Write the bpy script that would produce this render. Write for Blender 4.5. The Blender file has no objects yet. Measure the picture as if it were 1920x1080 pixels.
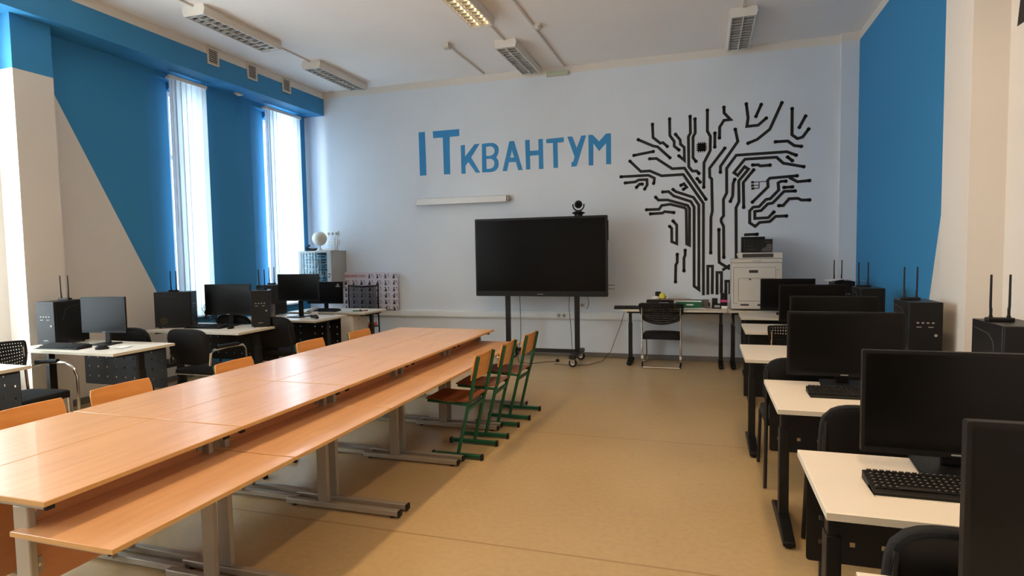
import bpy, bmesh, math, random
from mathutils import Vector, Matrix
from mathutils.geometry import tessellate_polygon
random.seed(7)
C = bpy.context.scene.collection
PI = math.pi
# ------------------------------------------------------------------ camera
def cam_axes(yaw, pitch, roll):
    cy, sy = math.cos(yaw), math.sin(yaw)
    f = Vector((sy*math.cos(pitch), cy*math.cos(pitch), math.sin(pitch)))
    r = Vector((cy, -sy, 0)); u = r.cross(f)
    c, s = math.cos(roll), math.sin(roll)
    return c*r+s*u, -s*r+c*u, f
r_, u_, f_ = cam_axes(-.3084, -.05956, -.01655)
cd = bpy.data.cameras.new('camera'); cam = bpy.data.objects.new('camera', cd); C.objects.link(cam)
M4 = Matrix((( r_.x, u_.x, -f_.x, 0), (r_.y, u_.y, -f_.y, 0), (r_.z, u_.z, -f_.z, 1.5498), (0, 0, 0, 1)))
cam.matrix_world = M4
cd.sensor_width = 36; cd.lens = 1132.67/1920*36; cd.clip_start = .05; cd.clip_end = 100
bpy.context.scene.camera = cam
# ------------------------------------------------------------------ world, light, exposure
sc = bpy.context.scene
sc.view_settings.view_transform = 'Standard'; sc.view_settings.look = 'None'
sc.view_settings.gamma = 1; sc.view_settings.use_curve_mapping = False
sc.view_settings.exposure = 0.4
w = bpy.data.worlds.new('sky'); sc.world = w; w.use_nodes = True
w.node_tree.nodes['Background'].inputs[0].default_value = (.78, .9, 1, 1)
w.node_tree.nodes['Background'].inputs[1].default_value = 2.2
def area(name, loc, rot, sx, sy, power, col, spread=PI):
    l = bpy.data.lights.new(name, 'AREA'); l.shape = 'RECTANGLE'; l.size = sx; l.size_y = sy
    l.energy = power; l.color = col; l.spread = spread
    o = bpy.data.objects.new(name, l); C.objects.link(o); o.location = loc; o.rotation_euler = rot
    return o
DAY = (.80, .92, 1.0)
# daylight outside each window of the left wall (area light faces +X)
for nm, y0, y1, pw in (('daylight_a', -2.2, -.9, 80), ('daylight_b', -.2, 1.1, 150), ('daylight_c', 2.0, 3.9, 430),
                       ('daylight_d', 6.0, 6.5, 66), ('daylight_e', 7.75, 8.32, 150)):
    area(nm, (-6.95, (y0+y1)/2, 2.25), (0, -PI/2, 0), 3.1, y1-y0+.1, pw, DAY if y0 > 5 else (.96, .96, .94))
# the lit lamps of the middle row, over the pushed-together tables
WARM = (1.0, .70, .40)
for nm, y, pw in (('lamp_light_a', 5.98, 9), ('lamp_light_b', 3.8, 17), ('lamp_light_c', 1.6, 16), ('lamp_light_d', -.6, 12)):
    area(nm, (-2.38, y, 4.085), (0, 0, 0), .2, 1.1, pw, WARM, 2.5)
for nm, y, pw in (('lamp_light_e', 3.8, 16), ('lamp_light_f', 1.6, 14), ('lamp_light_g', -.6, 13)):
    area(nm, (.4, y, 4.085), (0, 0, 0), .2, 1.1, pw, WARM, 2.5)
# ------------------------------------------------------------------ materials
def lin(c):
    return tuple((x/255/12.92 if x/255 <= .04045 else ((x/255+.055)/1.055)**2.4) for x in c)+(1,)
MATS = {}
def mat(name, col, rough=.5, metal=0, var=.06, scale=8, bump=0., bscale=60, spec=.5, coat=0, stretch=None, emit=0, trans=0, alpha=1):
    m = bpy.data.materials.new(name); m.use_nodes = True; N = m.node_tree.nodes; L = m.node_tree.links
    b = N['Principled BSDF']; b.inputs['Roughness'].default_value = rough; b.inputs['Metallic'].default_value = metal
    b.inputs['Specular IOR Level'].default_value = spec; b.inputs['Coat Weight'].default_value = coat
    b.inputs['Transmission Weight'].default_value = trans; b.inputs['Alpha'].default_value = alpha
    c = lin(col)
    tc = N.new('ShaderNodeTexCoord'); mp = N.new('ShaderNodeMapping'); L.new(tc.outputs['Object'], mp.inputs[0])
    if stretch: mp.inputs['Scale'].default_value = stretch
    if var:
        nz = N.new('ShaderNodeTexNoise'); nz.inputs['Scale'].default_value = scale; nz.inputs['Detail'].default_value = 5
        L.new(mp.outputs[0], nz.inputs[0])
        mx = N.new('ShaderNodeMix'); mx.data_type = 'RGBA'
        L.new(nz.outputs[0], mx.inputs[0])
        mx.inputs[6].default_value = tuple(x*(1-var*2) for x in c[:3])+(1,); mx.inputs[7].default_value = tuple(min(1, x*(1+var*2)) for x in c[:3])+(1,)
        L.new(mx.outputs[2], b.inputs['Base Color'])
    else: b.inputs['Base Color'].default_value = c
    if bump:
        n2 = N.new('ShaderNodeTexNoise'); n2.inputs['Scale'].default_value = bscale; n2.inputs['Detail'].default_value = 3
        L.new(mp.outputs[0], n2.inputs[0])
        bp = N.new('ShaderNodeBump'); bp.inputs['Strength'].default_value = bump; bp.inputs['Distance'].default_value = .003
        L.new(n2.outputs[0], bp.inputs['Height']); L.new(bp.outputs[0], b.inputs['Normal'])
    if emit:
        b.inputs['Emission Color'].default_value = c; b.inputs['Emission Strength'].default_value = emit
    MATS[name] = m; return m
BLUE = (54, 138, 190); WHITE = (226, 218, 208)
ceil_m = mat('ceiling_paint', (246, 242, 238), .85, var=.02, scale=1.5, bump=.15)
white_paint = mat('white_paint', WHITE, .8, var=.02, scale=2, bump=.15)
blue_paint = mat('blue_paint', BLUE, .6, var=.04, scale=2, bump=.15)
grey_paint = mat('grey_paint', (220, 225, 231), .75, var=.03, scale=1.2, bump=.15)
def split_paint(name, base, other, conds):
    """two paints on one wall; each condition (a,b,c,d): a*x+b*y+c*z+d > 0 picks the second paint; all must hold"""
    m = base.copy(); m.name = name; N = m.node_tree.nodes; L = m.node_tree.links; b = N['Principled BSDF']
    g = N.new('ShaderNodeNewGeometry'); prod = None
    for a, bb, c, d in conds:
        vm = N.new('ShaderNodeVectorMath'); vm.operation = 'DOT_PRODUCT'; L.new(g.outputs['Position'], vm.inputs[0]); vm.inputs[1].default_value = (a, bb, c)
        gt = N.new('ShaderNodeMath'); gt.operation = 'GREATER_THAN'; gt.inputs[1].default_value = -d; L.new(vm.outputs['Value'], gt.inputs[0])
        if prod is None: prod = gt
        else:
            ml = N.new('ShaderNodeMath'); ml.operation = 'MULTIPLY'; L.new(prod.outputs[0], ml.inputs[0]); L.new(gt.outputs[0], ml.inputs[1]); prod = ml
    mx = N.new('ShaderNodeMix'); mx.data_type = 'RGBA'; L.new(prod.outputs[0], mx.inputs[0])
    src = b.inputs['Base Color'].links[0].from_socket; L.new(src, mx.inputs[6]); mx.inputs[7].default_value = lin(other)
    L.new(mx.outputs[2], b.inputs['Base Color']); MATS[name] = m; return m
left_m = split_paint('left_wall_paint', white_paint, BLUE, [(0, 1.92, 1, -(3.19+4.61*1.92))])
leftnear_m = split_paint('left_pier_paint', white_paint, BLUE, [(0, 0, 1, -3.33)])
right_m = split_paint('right_wall_paint', white_paint, BLUE, [(0, 3.19, 1, -(1.76+5.76*3.19)), (0, 0, -1, 4.10)])
back_m = split_paint('back_wall_paint', grey_paint, WHITE, [(0, 0, 1, -4.10)])
soffit_m = split_paint('soffit_paint', blue_paint, WHITE, [(0, 0, 1, -4.10)])
def wood(name, c1, c2, rough=.35, axis='Y', sc_=1.0):
    m = mat(name, c1, rough, var=0, bump=.08, bscale=90, coat=.15); N = m.node_tree.nodes; L = m.node_tree.links; b = N['Principled BSDF']
    tc = N.new('ShaderNodeTexCoord'); mp = N.new('ShaderNodeMapping'); L.new(tc.outputs['Object'], mp.inputs[0])
    mp.inputs['Scale'].default_value = {'Y': (14, 1.2, 14), 'X': (1.2, 14, 14)}[axis]
    nz = N.new('ShaderNodeTexNoise'); nz.inputs['Scale'].default_value = 1.6*sc_; nz.inputs['Detail'].default_value = 7; nz.inputs['Distortion'].default_value = .6
    L.new(mp.outputs[0], nz.inputs[0]); cr = N.new('ShaderNodeValToRGB'); cr.color_ramp.elements[0].position = .3; cr.color_ramp.elements[1].position = .7
    cr.color_ramp.elements[0].color = lin(c1); cr.color_ramp.elements[1].color = lin(c2)
    L.new(nz.outputs[0], cr.inputs[0]); L.new(cr.outputs[0], b.inputs['Base Color']); return m
beech = wood('beech_laminate', (206, 155, 110), (222, 172, 126), .30)
beech_panel = wood('beech_panel', (196, 132, 84), (208, 146, 96), .4)
beech_edge = mat('beech_edge', (205, 160, 100), .5)
ply = wood('bent_plywood', (214, 140, 66), (232, 160, 84), .35, 'X')
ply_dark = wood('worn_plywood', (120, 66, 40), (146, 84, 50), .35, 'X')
grey_metal = mat('grey_metal', (168, 160, 146), .45, .3, bump=.05)
green_metal = mat('green_metal', (14, 88, 58), .4, .1, var=.08)
black_metal = mat('black_metal', (12, 12, 13), .5, .1)
black_plastic = mat('black_plastic', (14, 14, 14), .5, bump=.1, bscale=200, spec=.3)
black_matte = mat('black_matte', (10, 10, 11), .7, bump=.1, bscale=200)
side_panel_m = mat('case_steel', (17, 18, 20), .4, .1)
screen_m = mat('screen_glass', (6, 6, 6), .3, var=0, spec=.25)
tv_screen_m = mat('display_glass', (4, 4, 5), .2, var=0, spec=.12)
chrome = mat('chrome', (210, 208, 204), .14, 1, var=0)
fabric = mat('black_fabric', (13, 13, 14), .9, bump=.6, bscale=500)
desk_white = mat('white_laminate', (226, 216, 200), .42, var=.02)
desk_edge = mat('laminate_edge', (206, 196, 176), .5, var=.02)
plast_white = mat('white_plastic', (228, 226, 220), .4, var=.02)
lamp_white = mat('lamp_housing', (222, 216, 206), .45, var=.02)
louvre_m = mat('louvre_aluminium', (212, 212, 208), .3, .45, var=.05)
reflector_m = mat('reflector_mirror', (120, 122, 124), .18, .9, var=.03)
tube_lit = mat('lit_tube', (255, 214, 150), .5, var=0, emit=5)
paper_m = mat('paper', (232, 230, 228), .8, var=.02)
mural_m = mat('mural_black_paint', (9, 8, 8), .6, var=.05)
letter_m = mat('letter_blue_paint', (44, 138, 196), .6, var=.04)
rubber = mat('rubber', (20, 20, 20), .8)
grey_cab = mat('cabinet_grey', (176, 178, 176), .5, var=.02)
printer_m = mat('printer_plastic', (206, 200, 190), .5, var=.02)
printer_dark = mat('printer_recess', (58, 54, 48), .6)
dark_gap = mat('dark_gap', (14, 14, 13), .8, var=0)
key_m = mat('keycap', (30, 28, 27), .5, var=.1)
glyph_m = mat('key_glyph', (190, 186, 176), .6, var=0)
green_card = mat('green_card', (14, 96, 58), .5)
yellow_m = mat('yellow_foam', (214, 200, 70), .7)
pink_m = mat('pink_label', (214, 50, 120), .5)
orange_m = mat('orange_cushion', (206, 96, 38), .6)
cable_m = mat('black_cable', (14, 14, 14), .5, var=0)
cable_w = mat('grey_cable', (150, 146, 138), .5, var=0)
vent_m = mat('vent_white', (222, 214, 202), .5, var=.02)
gold_m = mat('brass_mesh', (190, 150, 70), .35, .8)
ink = mat('print_ink', (52, 44, 66), .8, var=.1)
ink_red = mat('red_print_ink', (190, 60, 60), .8, var=.05)
groove_m = mat('case_groove', (60, 60, 62), .5, var=0)
mark_m = mat('pale_marking', (150, 148, 144), .6, var=0)
base_m = mat('skirting_grey', (118, 112, 106), .5, var=.05)
def glass(name, col=(1, 1, 1, 1), a=.12):
    m = bpy.data.materials.new(name); m.use_nodes = True; N = m.node_tree.nodes; L = m.node_tree.links; N.remove(N['Principled BSDF'])
    t = N.new('ShaderNodeBsdfTransparent'); t.inputs[0].default_value = col; g = N.new('ShaderNodeBsdfGlossy'); g.inputs['Roughness'].default_value = .02
    mx = N.new('ShaderNodeMixShader'); mx.inputs[0].default_value = a; L.new(t.outputs[0], mx.inputs[1]); L.new(g.outputs[0], mx.inputs[2]); L.new(mx.outputs[0], N['Material Output'].inputs[0]); return m
pane_m = glass('window_glass', (.95, .98, 1, 1), .05)
door_glass = glass('cabinet_door_glass', (.85, .93, .95, 1), .10)
def slat_mat():
    m = bpy.data.materials.new('blind_fabric'); m.use_nodes = True; N = m.node_tree.nodes; L = m.node_tree.links; N.remove(N['Principled BSDF'])
    d = N.new('ShaderNodeBsdfDiffuse'); t = N.new('ShaderNodeBsdfTranslucent'); d.inputs[0].default_value = (.78, .82, .84, 1); t.inputs[0].default_value = (.62, .70, .74, 1)
    tc = N.new('ShaderNodeTexCoord'); nz = N.new('ShaderNodeTexNoise'); nz.inputs['Scale'].default_value = 220; L.new(tc.outputs['Object'], nz.inputs[0])
    bp = N.new('ShaderNodeBump'); bp.inputs['Strength'].default_value = .2; L.new(nz.outputs[0], bp.inputs['Height']); L.new(bp.outputs[0], d.inputs['Normal'])
    mx = N.new('ShaderNodeMixShader'); mx.inputs[0].default_value = .55; L.new(d.outputs[0], mx.inputs[1]); L.new(t.outputs[0], mx.inputs[2]); L.new(mx.outputs[0], N['Material Output'].inputs[0]); return m
slat_m = slat_mat()
def mesh_mat():
    m = mat('chair_mesh_fabric', (16, 16, 18), .8, alpha=.72); return m
mesh_fab = mesh_mat()
def floor_mat():
    m = mat('linoleum', (196, 176, 142), .36, var=0, bump=.05, bscale=30, spec=.45); N = m.node_tree.nodes; L = m.node_tree.links; b = N['Principled BSDF']
    g = N.new('ShaderNodeNewGeometry'); nz = N.new('ShaderNodeTexNoise'); nz.inputs['Scale'].default_value = .9; nz.inputs['Detail'].default_value = 6
    n2 = N.new('ShaderNodeTexNoise'); n2.inputs['Scale'].default_value = 28; n2.inputs['Detail'].default_value = 8
    L.new(g.outputs['Position'], nz.inputs[0]); L.new(g.outputs['Position'], n2.inputs[0])
    a = N.new('ShaderNodeMath'); a.operation = 'MULTIPLY_ADD'; L.new(n2.outputs[0], a.inputs[0]); a.inputs[1].default_value = .45
    s0 = N.new('ShaderNodeMath'); s0.operation = 'MULTIPLY'; L.new(nz.outputs[0], s0.inputs[0]); s0.inputs[1].default_value = .6; L.new(s0.outputs[0], a.inputs[2])
    cr = N.new('ShaderNodeValToRGB'); cr.color_ramp.elements[0].position = .3; cr.color_ramp.elements[1].position = .72
    cr.color_ramp.elements[0].color = lin((172, 145, 103)); cr.color_ramp.elements[1].color = lin((193, 166, 122)); L.new(a.outputs[0], cr.inputs[0])
    sp = N.new('ShaderNodeSeparateXYZ'); L.new(g.outputs['Position'], sp.inputs[0])
    sh = N.new('ShaderNodeMath'); sh.operation = 'ADD'; sh.inputs[1].default_value = -.93+2*4; L.new(sp.outputs[1], sh.inputs[0])   # welded sheet seams every 2 m
    md = N.new('ShaderNodeMath'); md.operation = 'MODULO'; md.inputs[1].default_value = 2.0; L.new(sh.outputs[0], md.inputs[0])
    lt = N.new('ShaderNodeMath'); lt.operation = 'LESS_THAN'; lt.inputs[1].default_value = .012; L.new(md.outputs[0], lt.inputs[0])
    mx = N.new('ShaderNodeMix'); mx.data_type = 'RGBA'; L.new(lt.outputs[0], mx.inputs[0]); L.new(cr.outputs[0], mx.inputs[6]); mx.inputs[7].default_value = lin((154, 126, 86))
    L.new(mx.outputs[2], b.inputs['Base Color']); return m
floor_m = floor_mat()
# ------------------------------------------------------------------ mesh helpers
class MB:
    def __init__(s): s.b = bmesh.new()
    def box(s, x0, x1, y0, y1, z0, z1, rot=None, at=None):
        v = [Vector((x, y, z)) for z in (z0, z1) for y in (y0, y1) for x in (x0, x1)]
        if rot is not None: v = [rot @ p for p in v]
        if at is not None: v = [p+Vector(at) for p in v]
        v = [s.b.verts.new(p) for p in v]
        for f in ((0, 2, 3, 1), (4, 5, 7, 6), (0, 1, 5, 4), (2, 6, 7, 3), (0, 4, 6, 2), (1, 3, 7, 5)): s.b.faces.new([v[i] for i in f])
        return s
    def prism(s, pts, z0, z1, ax='Z', holes=()):
        """extrude polygon; ax: Z -> (x,y), Y -> (x,z) extruded along y, X -> (y,z) extruded along x"""
        def P(a, b, c): return {'Z': (a, b, c), 'Y': (a, c, b), 'X': (c, a, b)}[ax]
        loops = [list(pts)]+[list(h) for h in holes]; flat = [q for l in loops for q in l]
        tris = tessellate_polygon([[Vector((a, b, 0)) for a, b in l] for l in loops])
        A = [s.b.verts.new(P(a, b, z0)) for a, b in flat]; B = [s.b.verts.new(P(a, b, z1)) for a, b in flat]
        for t in tris:
            for V, o in ((A, 1), (B, -1)):
                try: s.b.faces.new([V[i] for i in t][::o])
                except ValueError: pass
        k = 0
        for l in loops:
            n = len(l)
            for i in range(n):
                j = (i+1) % n
                s.b.faces.new((A[k+i], A[k+j], B[k+j], B[k+i]))
            k += n
        return s
    def flat(s, pts, c, ax='Y', holes=()):
        def P(a, b): return {'Z': (a, b, c), 'Y': (a, c, b), 'X': (c, a, b)}[ax]
        loops = [list(pts)]+[list(h) for h in holes]; flat = [q for l in loops for q in l]
        V = [s.b.verts.new(P(a, b)) for a, b in flat]
        for t in tessellate_polygon([[Vector((a, b, 0)) for a, b in l] for l in loops]): s.b.faces.new([V[i] for i in t])
        return s
    def tube(s, pts, r, n=8, cap=True):
        pts = [Vector(p) for p in pts]; rings = []; up = None
        rr = r if isinstance(r, (list, tuple)) else [r]*len(pts)
        for i, p in enumerate(pts):
            d = (pts[min(i+1, len(pts)-1)]-pts[max(i-1, 0)]).normalized()
            if up is None: up = Vector((0, 0, 1)) if abs(d.z) < .9 else Vector((1, 0, 0))
            a = d.cross(up)
            if a.length < 1e-4: a = d.cross(Vector((0, 1, 0)))
            a.normalize(); b = a.cross(d).normalized(); up = b
            rings.append([s.b.verts.new(p+rr[i]*(math.cos(2*PI*k/n)*a+math.sin(2*PI*k/n)*b)) for k in range(n)])
        for A, B in zip(rings, rings[1:]):
            for k in range(n): s.b.faces.new((A[k], A[(k+1) % n], B[(k+1) % n], B[k]))
        if cap: s.b.faces.new(rings[0][::-1]); s.b.faces.new(rings[-1])
        return s
    def lathe(s, prof, n=20, at=(0, 0, 0), ax='Z'):
        def P(r, z, t):
            a, b = r*math.cos(t), r*math.sin(t)
            v = {'Z': (a, b, z), 'Y': (a, z, b), 'X': (z, a, b)}[ax]
            return Vector(v)+Vector(at)
        rings = [[s.b.verts.new(P(max(r, 1e-4), z, 2*PI*k/n)) for k in range(n)] for r, z in prof]
        for A, B in zip(rings, rings[1:]):
            for k in range(n): s.b.faces.new((A[k], A[(k+1) % n], B[(k+1) % n], B[k]))
        s.b.faces.new(rings[0]); s.b.faces.new(rings[-1][::-1]); return s
    def disc(s, c, r, y, n=10):
        s.b.faces.new([s.b.verts.new((c[0]+r*math.cos(2*PI*k/n), y, c[1]+r*math.sin(2*PI*k/n))) for k in range(n)]); return s
    def grid(s, fn, nu, nv, th=None):
        V = [[s.b.verts.new(fn(i/nu, j/nv)) for i in range(nu+1)] for j in range(nv+1)]
        for j in range(nv):
            for i in range(nu): s.b.faces.new((V[j][i], V[j][i+1], V[j+1][i+1], V[j+1][i]))
        if th is not None:
            off = Vector(th); W = [[s.b.verts.new(v.co+off) for v in row] for row in V]
            for j in range(nv):
                for i in range(nu): s.b.faces.new((W[j][i], W[j+1][i], W[j+1][i+1], W[j][i+1]))
            edge = [(0, i) for i in range(nu)]+[(j, nu) for j in range(nv)]+[(nv, i) for i in range(nu, 0, -1)]+[(j, 0) for j in range(nv, 0, -1)]
            for a in range(len(edge)):
                p, q = edge[a], edge[(a+1) % len(edge)]
                s.b.faces.new((V[p[0]][p[1]], W[p[0]][p[1]], W[q[0]][q[1]], V[q[0]][q[1]]))
        return s
    def build(s, name, m, parent=None, bev=0, seg=2, smooth=False, sub=0):
        bmesh.ops.recalc_face_normals(s.b, faces=s.b.faces)
        me = bpy.data.meshes.new(name); s.b.to_mesh(me); s.b.free()
        for mm in (m if isinstance(m, (list, tuple)) else [m]): me.materials.append(mm)
        o = bpy.data.objects.new(name, me); C.objects.link(o)
        if parent: o.parent = parent
        if bev:
            md = o.modifiers.new('bevel', 'BEVEL'); md.width = bev; md.segments = seg; md.limit_method = 'ANGLE'; md.angle_limit = .6
        if sub:
            md = o.modifiers.new('subsurf', 'SUBSURF'); md.levels = sub; md.render_levels = sub
        if smooth or bev:
            for p in me.polygons: p.use_smooth = True
            try: me.set_sharp_from_angle(angle=.7)
            except Exception: pass
        return o
def thing(name, label, cat, loc=(0, 0, 0), rz=0, group=None):
    o = bpy.data.objects.new(name, None); o.empty_display_size = .1; C.objects.link(o); o.location = loc; o.rotation_euler = (0, 0, rz)
    o['label'] = label; o['category'] = cat
    if group: o['group'] = group
    return o
def tag(o, label, cat, group=None, loc=None, rz=None):
    o['label'] = label; o['category'] = cat
    if group: o['group'] = group
    if loc: o.location = loc
    if rz is not None: o.rotation_euler = (0, 0, rz)
    return o
def struct(o): o['kind'] = 'structure'; return o
def copy_tree(o, parent=None):
    c = o.copy(); C.objects.link(c)
    if parent: c.parent = parent
    for ch in list(o.children): copy_tree(ch, c)
    return c
def place(proto, used, loc, rz, label, group=None):
    o = copy_tree(proto) if used else proto
    o.location = loc; o.rotation_euler = (0, 0, rz); o['label'] = label
    if group: o['group'] = group
    return o
def bx(name, m, x0, x1, y0, y1, z0, z1, parent=None, bev=0): return MB().box(x0, x1, y0, y1, z0, z1).build(name, m, parent, bev)
def rrect(x0, x1, y0, y1, r, n=5):
    o = []
    for cx, cy, a0 in ((x1-r, y1-r, 0), (x0+r, y1-r, PI/2), (x0+r, y0+r, PI), (x1-r, y0+r, 1.5*PI)):
        for k in range(n+1): a = a0+PI/2*k/n; o.append((cx+r*math.cos(a), cy+r*math.sin(a)))
    return o
# ------------------------------------------------------------------ room shell
H, D, LX, RX, NY = 4.205, 8.68, -6.345, 1.83, -3.0
SX, SZ = -5.9575, 3.83
struct(bx('floor', floor_m, LX-.4, RX+.2, NY-.2, D+.2, -.12, 0))
struct(bx('ceiling', ceil_m, LX-.4, RX+.2, NY-.2, D+.2, H, H+.12))
struct(bx('wall_back', back_m, LX-.4, RX+.2, D, D+.2, 0, H))
struct(bx('wall_near', white_paint, LX-.4, RX+.2, NY-.2, NY, 0, H))
struct(bx('wall_right', right_m, RX, RX+.2, NY, D, 0, H))
WINS = [(-2.2, -.9, .55, 3.72), (-.2, 1.1, .55, 3.72), (2.0, 3.82, .52, 3.72), (6.09, 6.44, .80, 3.66), (7.83, 8.30, .80, 3.66)]
wl = MB(); y = NY
for y0, y1, z0, z1 in WINS:
    sp = .42 if y0 > 5 else 0; sq = min(.12 if y0 > 5 else 0, D-.01-y1)
    if sp: # splay added to the reveals so the wall beside each blind glows
        wl.prism([(LX-.36, y), (LX, y), (LX, y0-sp), (LX-.13, y0), (LX-.36, y0)], 0, SZ+.01); wl.prism([(LX-.36, y1), (LX-.13, y1), (LX, y1+sq), (LX-.36, y1+sq)], 0, SZ+.01)
        wl.box(LX-.36, LX, y0-.0, y1+.0, 0, z0); wl.prism([(LX-.001, y0-sp), (LX-.13, y0), (LX-.001, y0)], z1+.10, SZ+.01); wl.prism([(LX-.36, z1), (LX-.13, z1), (LX, z1+.09), (LX, SZ+.01), (LX-.36, SZ+.01)], y0, y1, 'Y')
        wl.prism([(LX-.001, y0-sp), (LX-.13, y0), (LX-.001, y0)], 0, z0); wl.prism([(LX-.13, y1), (LX-.001, y1), (LX-.001, y1+sq)], 0, z0)
        y = y1+sq
    else:
        wl.box(LX-.36, LX, y, y0, 0, SZ+.01); wl.box(LX-.36, LX, y0, y1, 0, z0); wl.box(LX-.36, LX, y0, y1, z1, SZ+.01); y = y1
wl.box(LX-.36, LX, y, D, 0, SZ+.01)
bmesh.ops.remove_doubles(wl.b, verts=wl.b.verts, dist=.0005)
wo = struct(wl.build('wall_left', left_m))
struct(bx('trim_soffit', soffit_m, LX-.36, SX, NY, D, SZ, H))
struct(bx('trim_left_pier', leftnear_m, LX, -6.10, 4.04, 4.41, 0, SZ))
struct(bx('trim_right_pier', white_paint, 1.63, RX, 4.65, 5.12, 0, H))
struct(bx('trim_corner_pilaster', back_m, 1.63, RX, 8.60, D, 0, H))
struct(bx('baseboard_back', base_m, LX, RX, D-.02, D, 0, .07, bev=.004))
struct(bx('baseboard_right', base_m, RX-.02, RX, 5.12, 8.6, 0, .07, bev=.004))
struct(bx('baseboard_left', base_m, LX, LX+.02, 4.4, D-.02, 0, .07, bev=.004))
frame_m = mat('window_frame_white', (232, 234, 234), .45, var=.01)
for i, (y0, y1, z0, z1) in enumerate(WINS):
    r = struct(bpy.data.objects.new('window_%d' % (i+1), None)); C.objects.link(r); r.location = (LX-.2, (y0+y1)/2, z0)
    h = z1-z0; w2 = (y1-y0)/2; n = 1 if w2 < .3 else (2 if w2 < .5 else 3)
    fr = MB()
    for a, b, c, d in ((-w2, w2, 0, .06), (-w2, w2, h-.06, h), (-w2, -w2+.06, .06, h-.06), (w2-.06, w2, .06, h-.06), (-w2+.06, w2-.06, h*.7, h*.7+.06)): fr.box(-.03, .03, a, b, c, d)
    for k in range(1, n): yy = -w2+2*w2*k/n; fr.box(-.03, .03, yy-.035, yy+.035, .06, h*.7); fr.box(-.03, .03, yy-.035, yy+.035, h*.7+.06, h-.06)
    fr.build('window_frame', frame_m, r)
    for a, b in ((.06, h*.7), (h*.7+.06, h-.06)):
        for k in range(n):
            ya = -w2+2*w2*k/n+(.06 if k == 0 else .035); yb = -w2+2*w2*(k+1)/n-(.06 if k == n-1 else .035)
            bx('window_pane', pane_m, -.004, .004, ya, yb, a, b, r)
    bx('window_sill', frame_m, .03, .26, -w2-.05, w2+.05, -.035, 0, r, bev=.006)
# vertical blinds hung just clear of the left wall
def blind(y0, y1, z0, z1, label, turn):
    r = thing('vertical_blind', label, 'blind', (LX+.095, (y0+y1)/2, z1), 0, 'vertical blinds on the left wall')
    w2 = (y1-y0)/2; hr = bx('headrail', plast_white, -.022, .022, -w2, w2, -.045, 0, r, .004)
    bk = MB()
    for s in (-1, 1): bk.box(-.09, -.02, s*(w2-.05)-.015, s*(w2-.05)+.015, -.035, -.005)
    bk.build('bracket', plast_white, r)
    pitch = .079; n = int((2*w2-.02)/pitch); h = z1-z0; me = None
    for k in range(n):
        if me is None:
            m = MB()
            m.grid(lambda u, v: (.012*math.sin(PI*u), (u-.5)*.089, -h+v*h), 6, 1); s = m.build('slat', slat_m, r, smooth=True); me = s.data
        else: s = bpy.data.objects.new('slat', me); C.objects.link(s); s.parent = r
        s.location = (0, -w2+.05+k*pitch, -.045-.002); s.scale = (1, 1, (h-.06)/h); s.rotation_euler = (0, 0, -math.radians(turn+random.uniform(-.5, .5)))
    ch = MB().tube([(.02, -w2+.02, -.05), (.022, -w2+.02, -h*.62)], .004, 6).build('control_chain', plast_white, r)
blind(5.92, 6.50, .78, 3.79, 'white vertical blind over the narrow window between the two blue wall panels', 16)
blind(7.62, 8.45, .80, 3.79, 'white vertical blind over the window beside the corner rack cabinet', 12)
blind(1.95, 3.83, .56, 3.79, 'white vertical blind at the far left edge, before the two-colour pier', 14)
# wall trunking along the back wall
struct(MB().box(LX+.02, 1.62, D-.045, D, .555, .66).box(LX+.02, 1.62, D-.052, D-.045, .57, .645).build('trim_trunking', frame_m, bev=.004))
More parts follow.
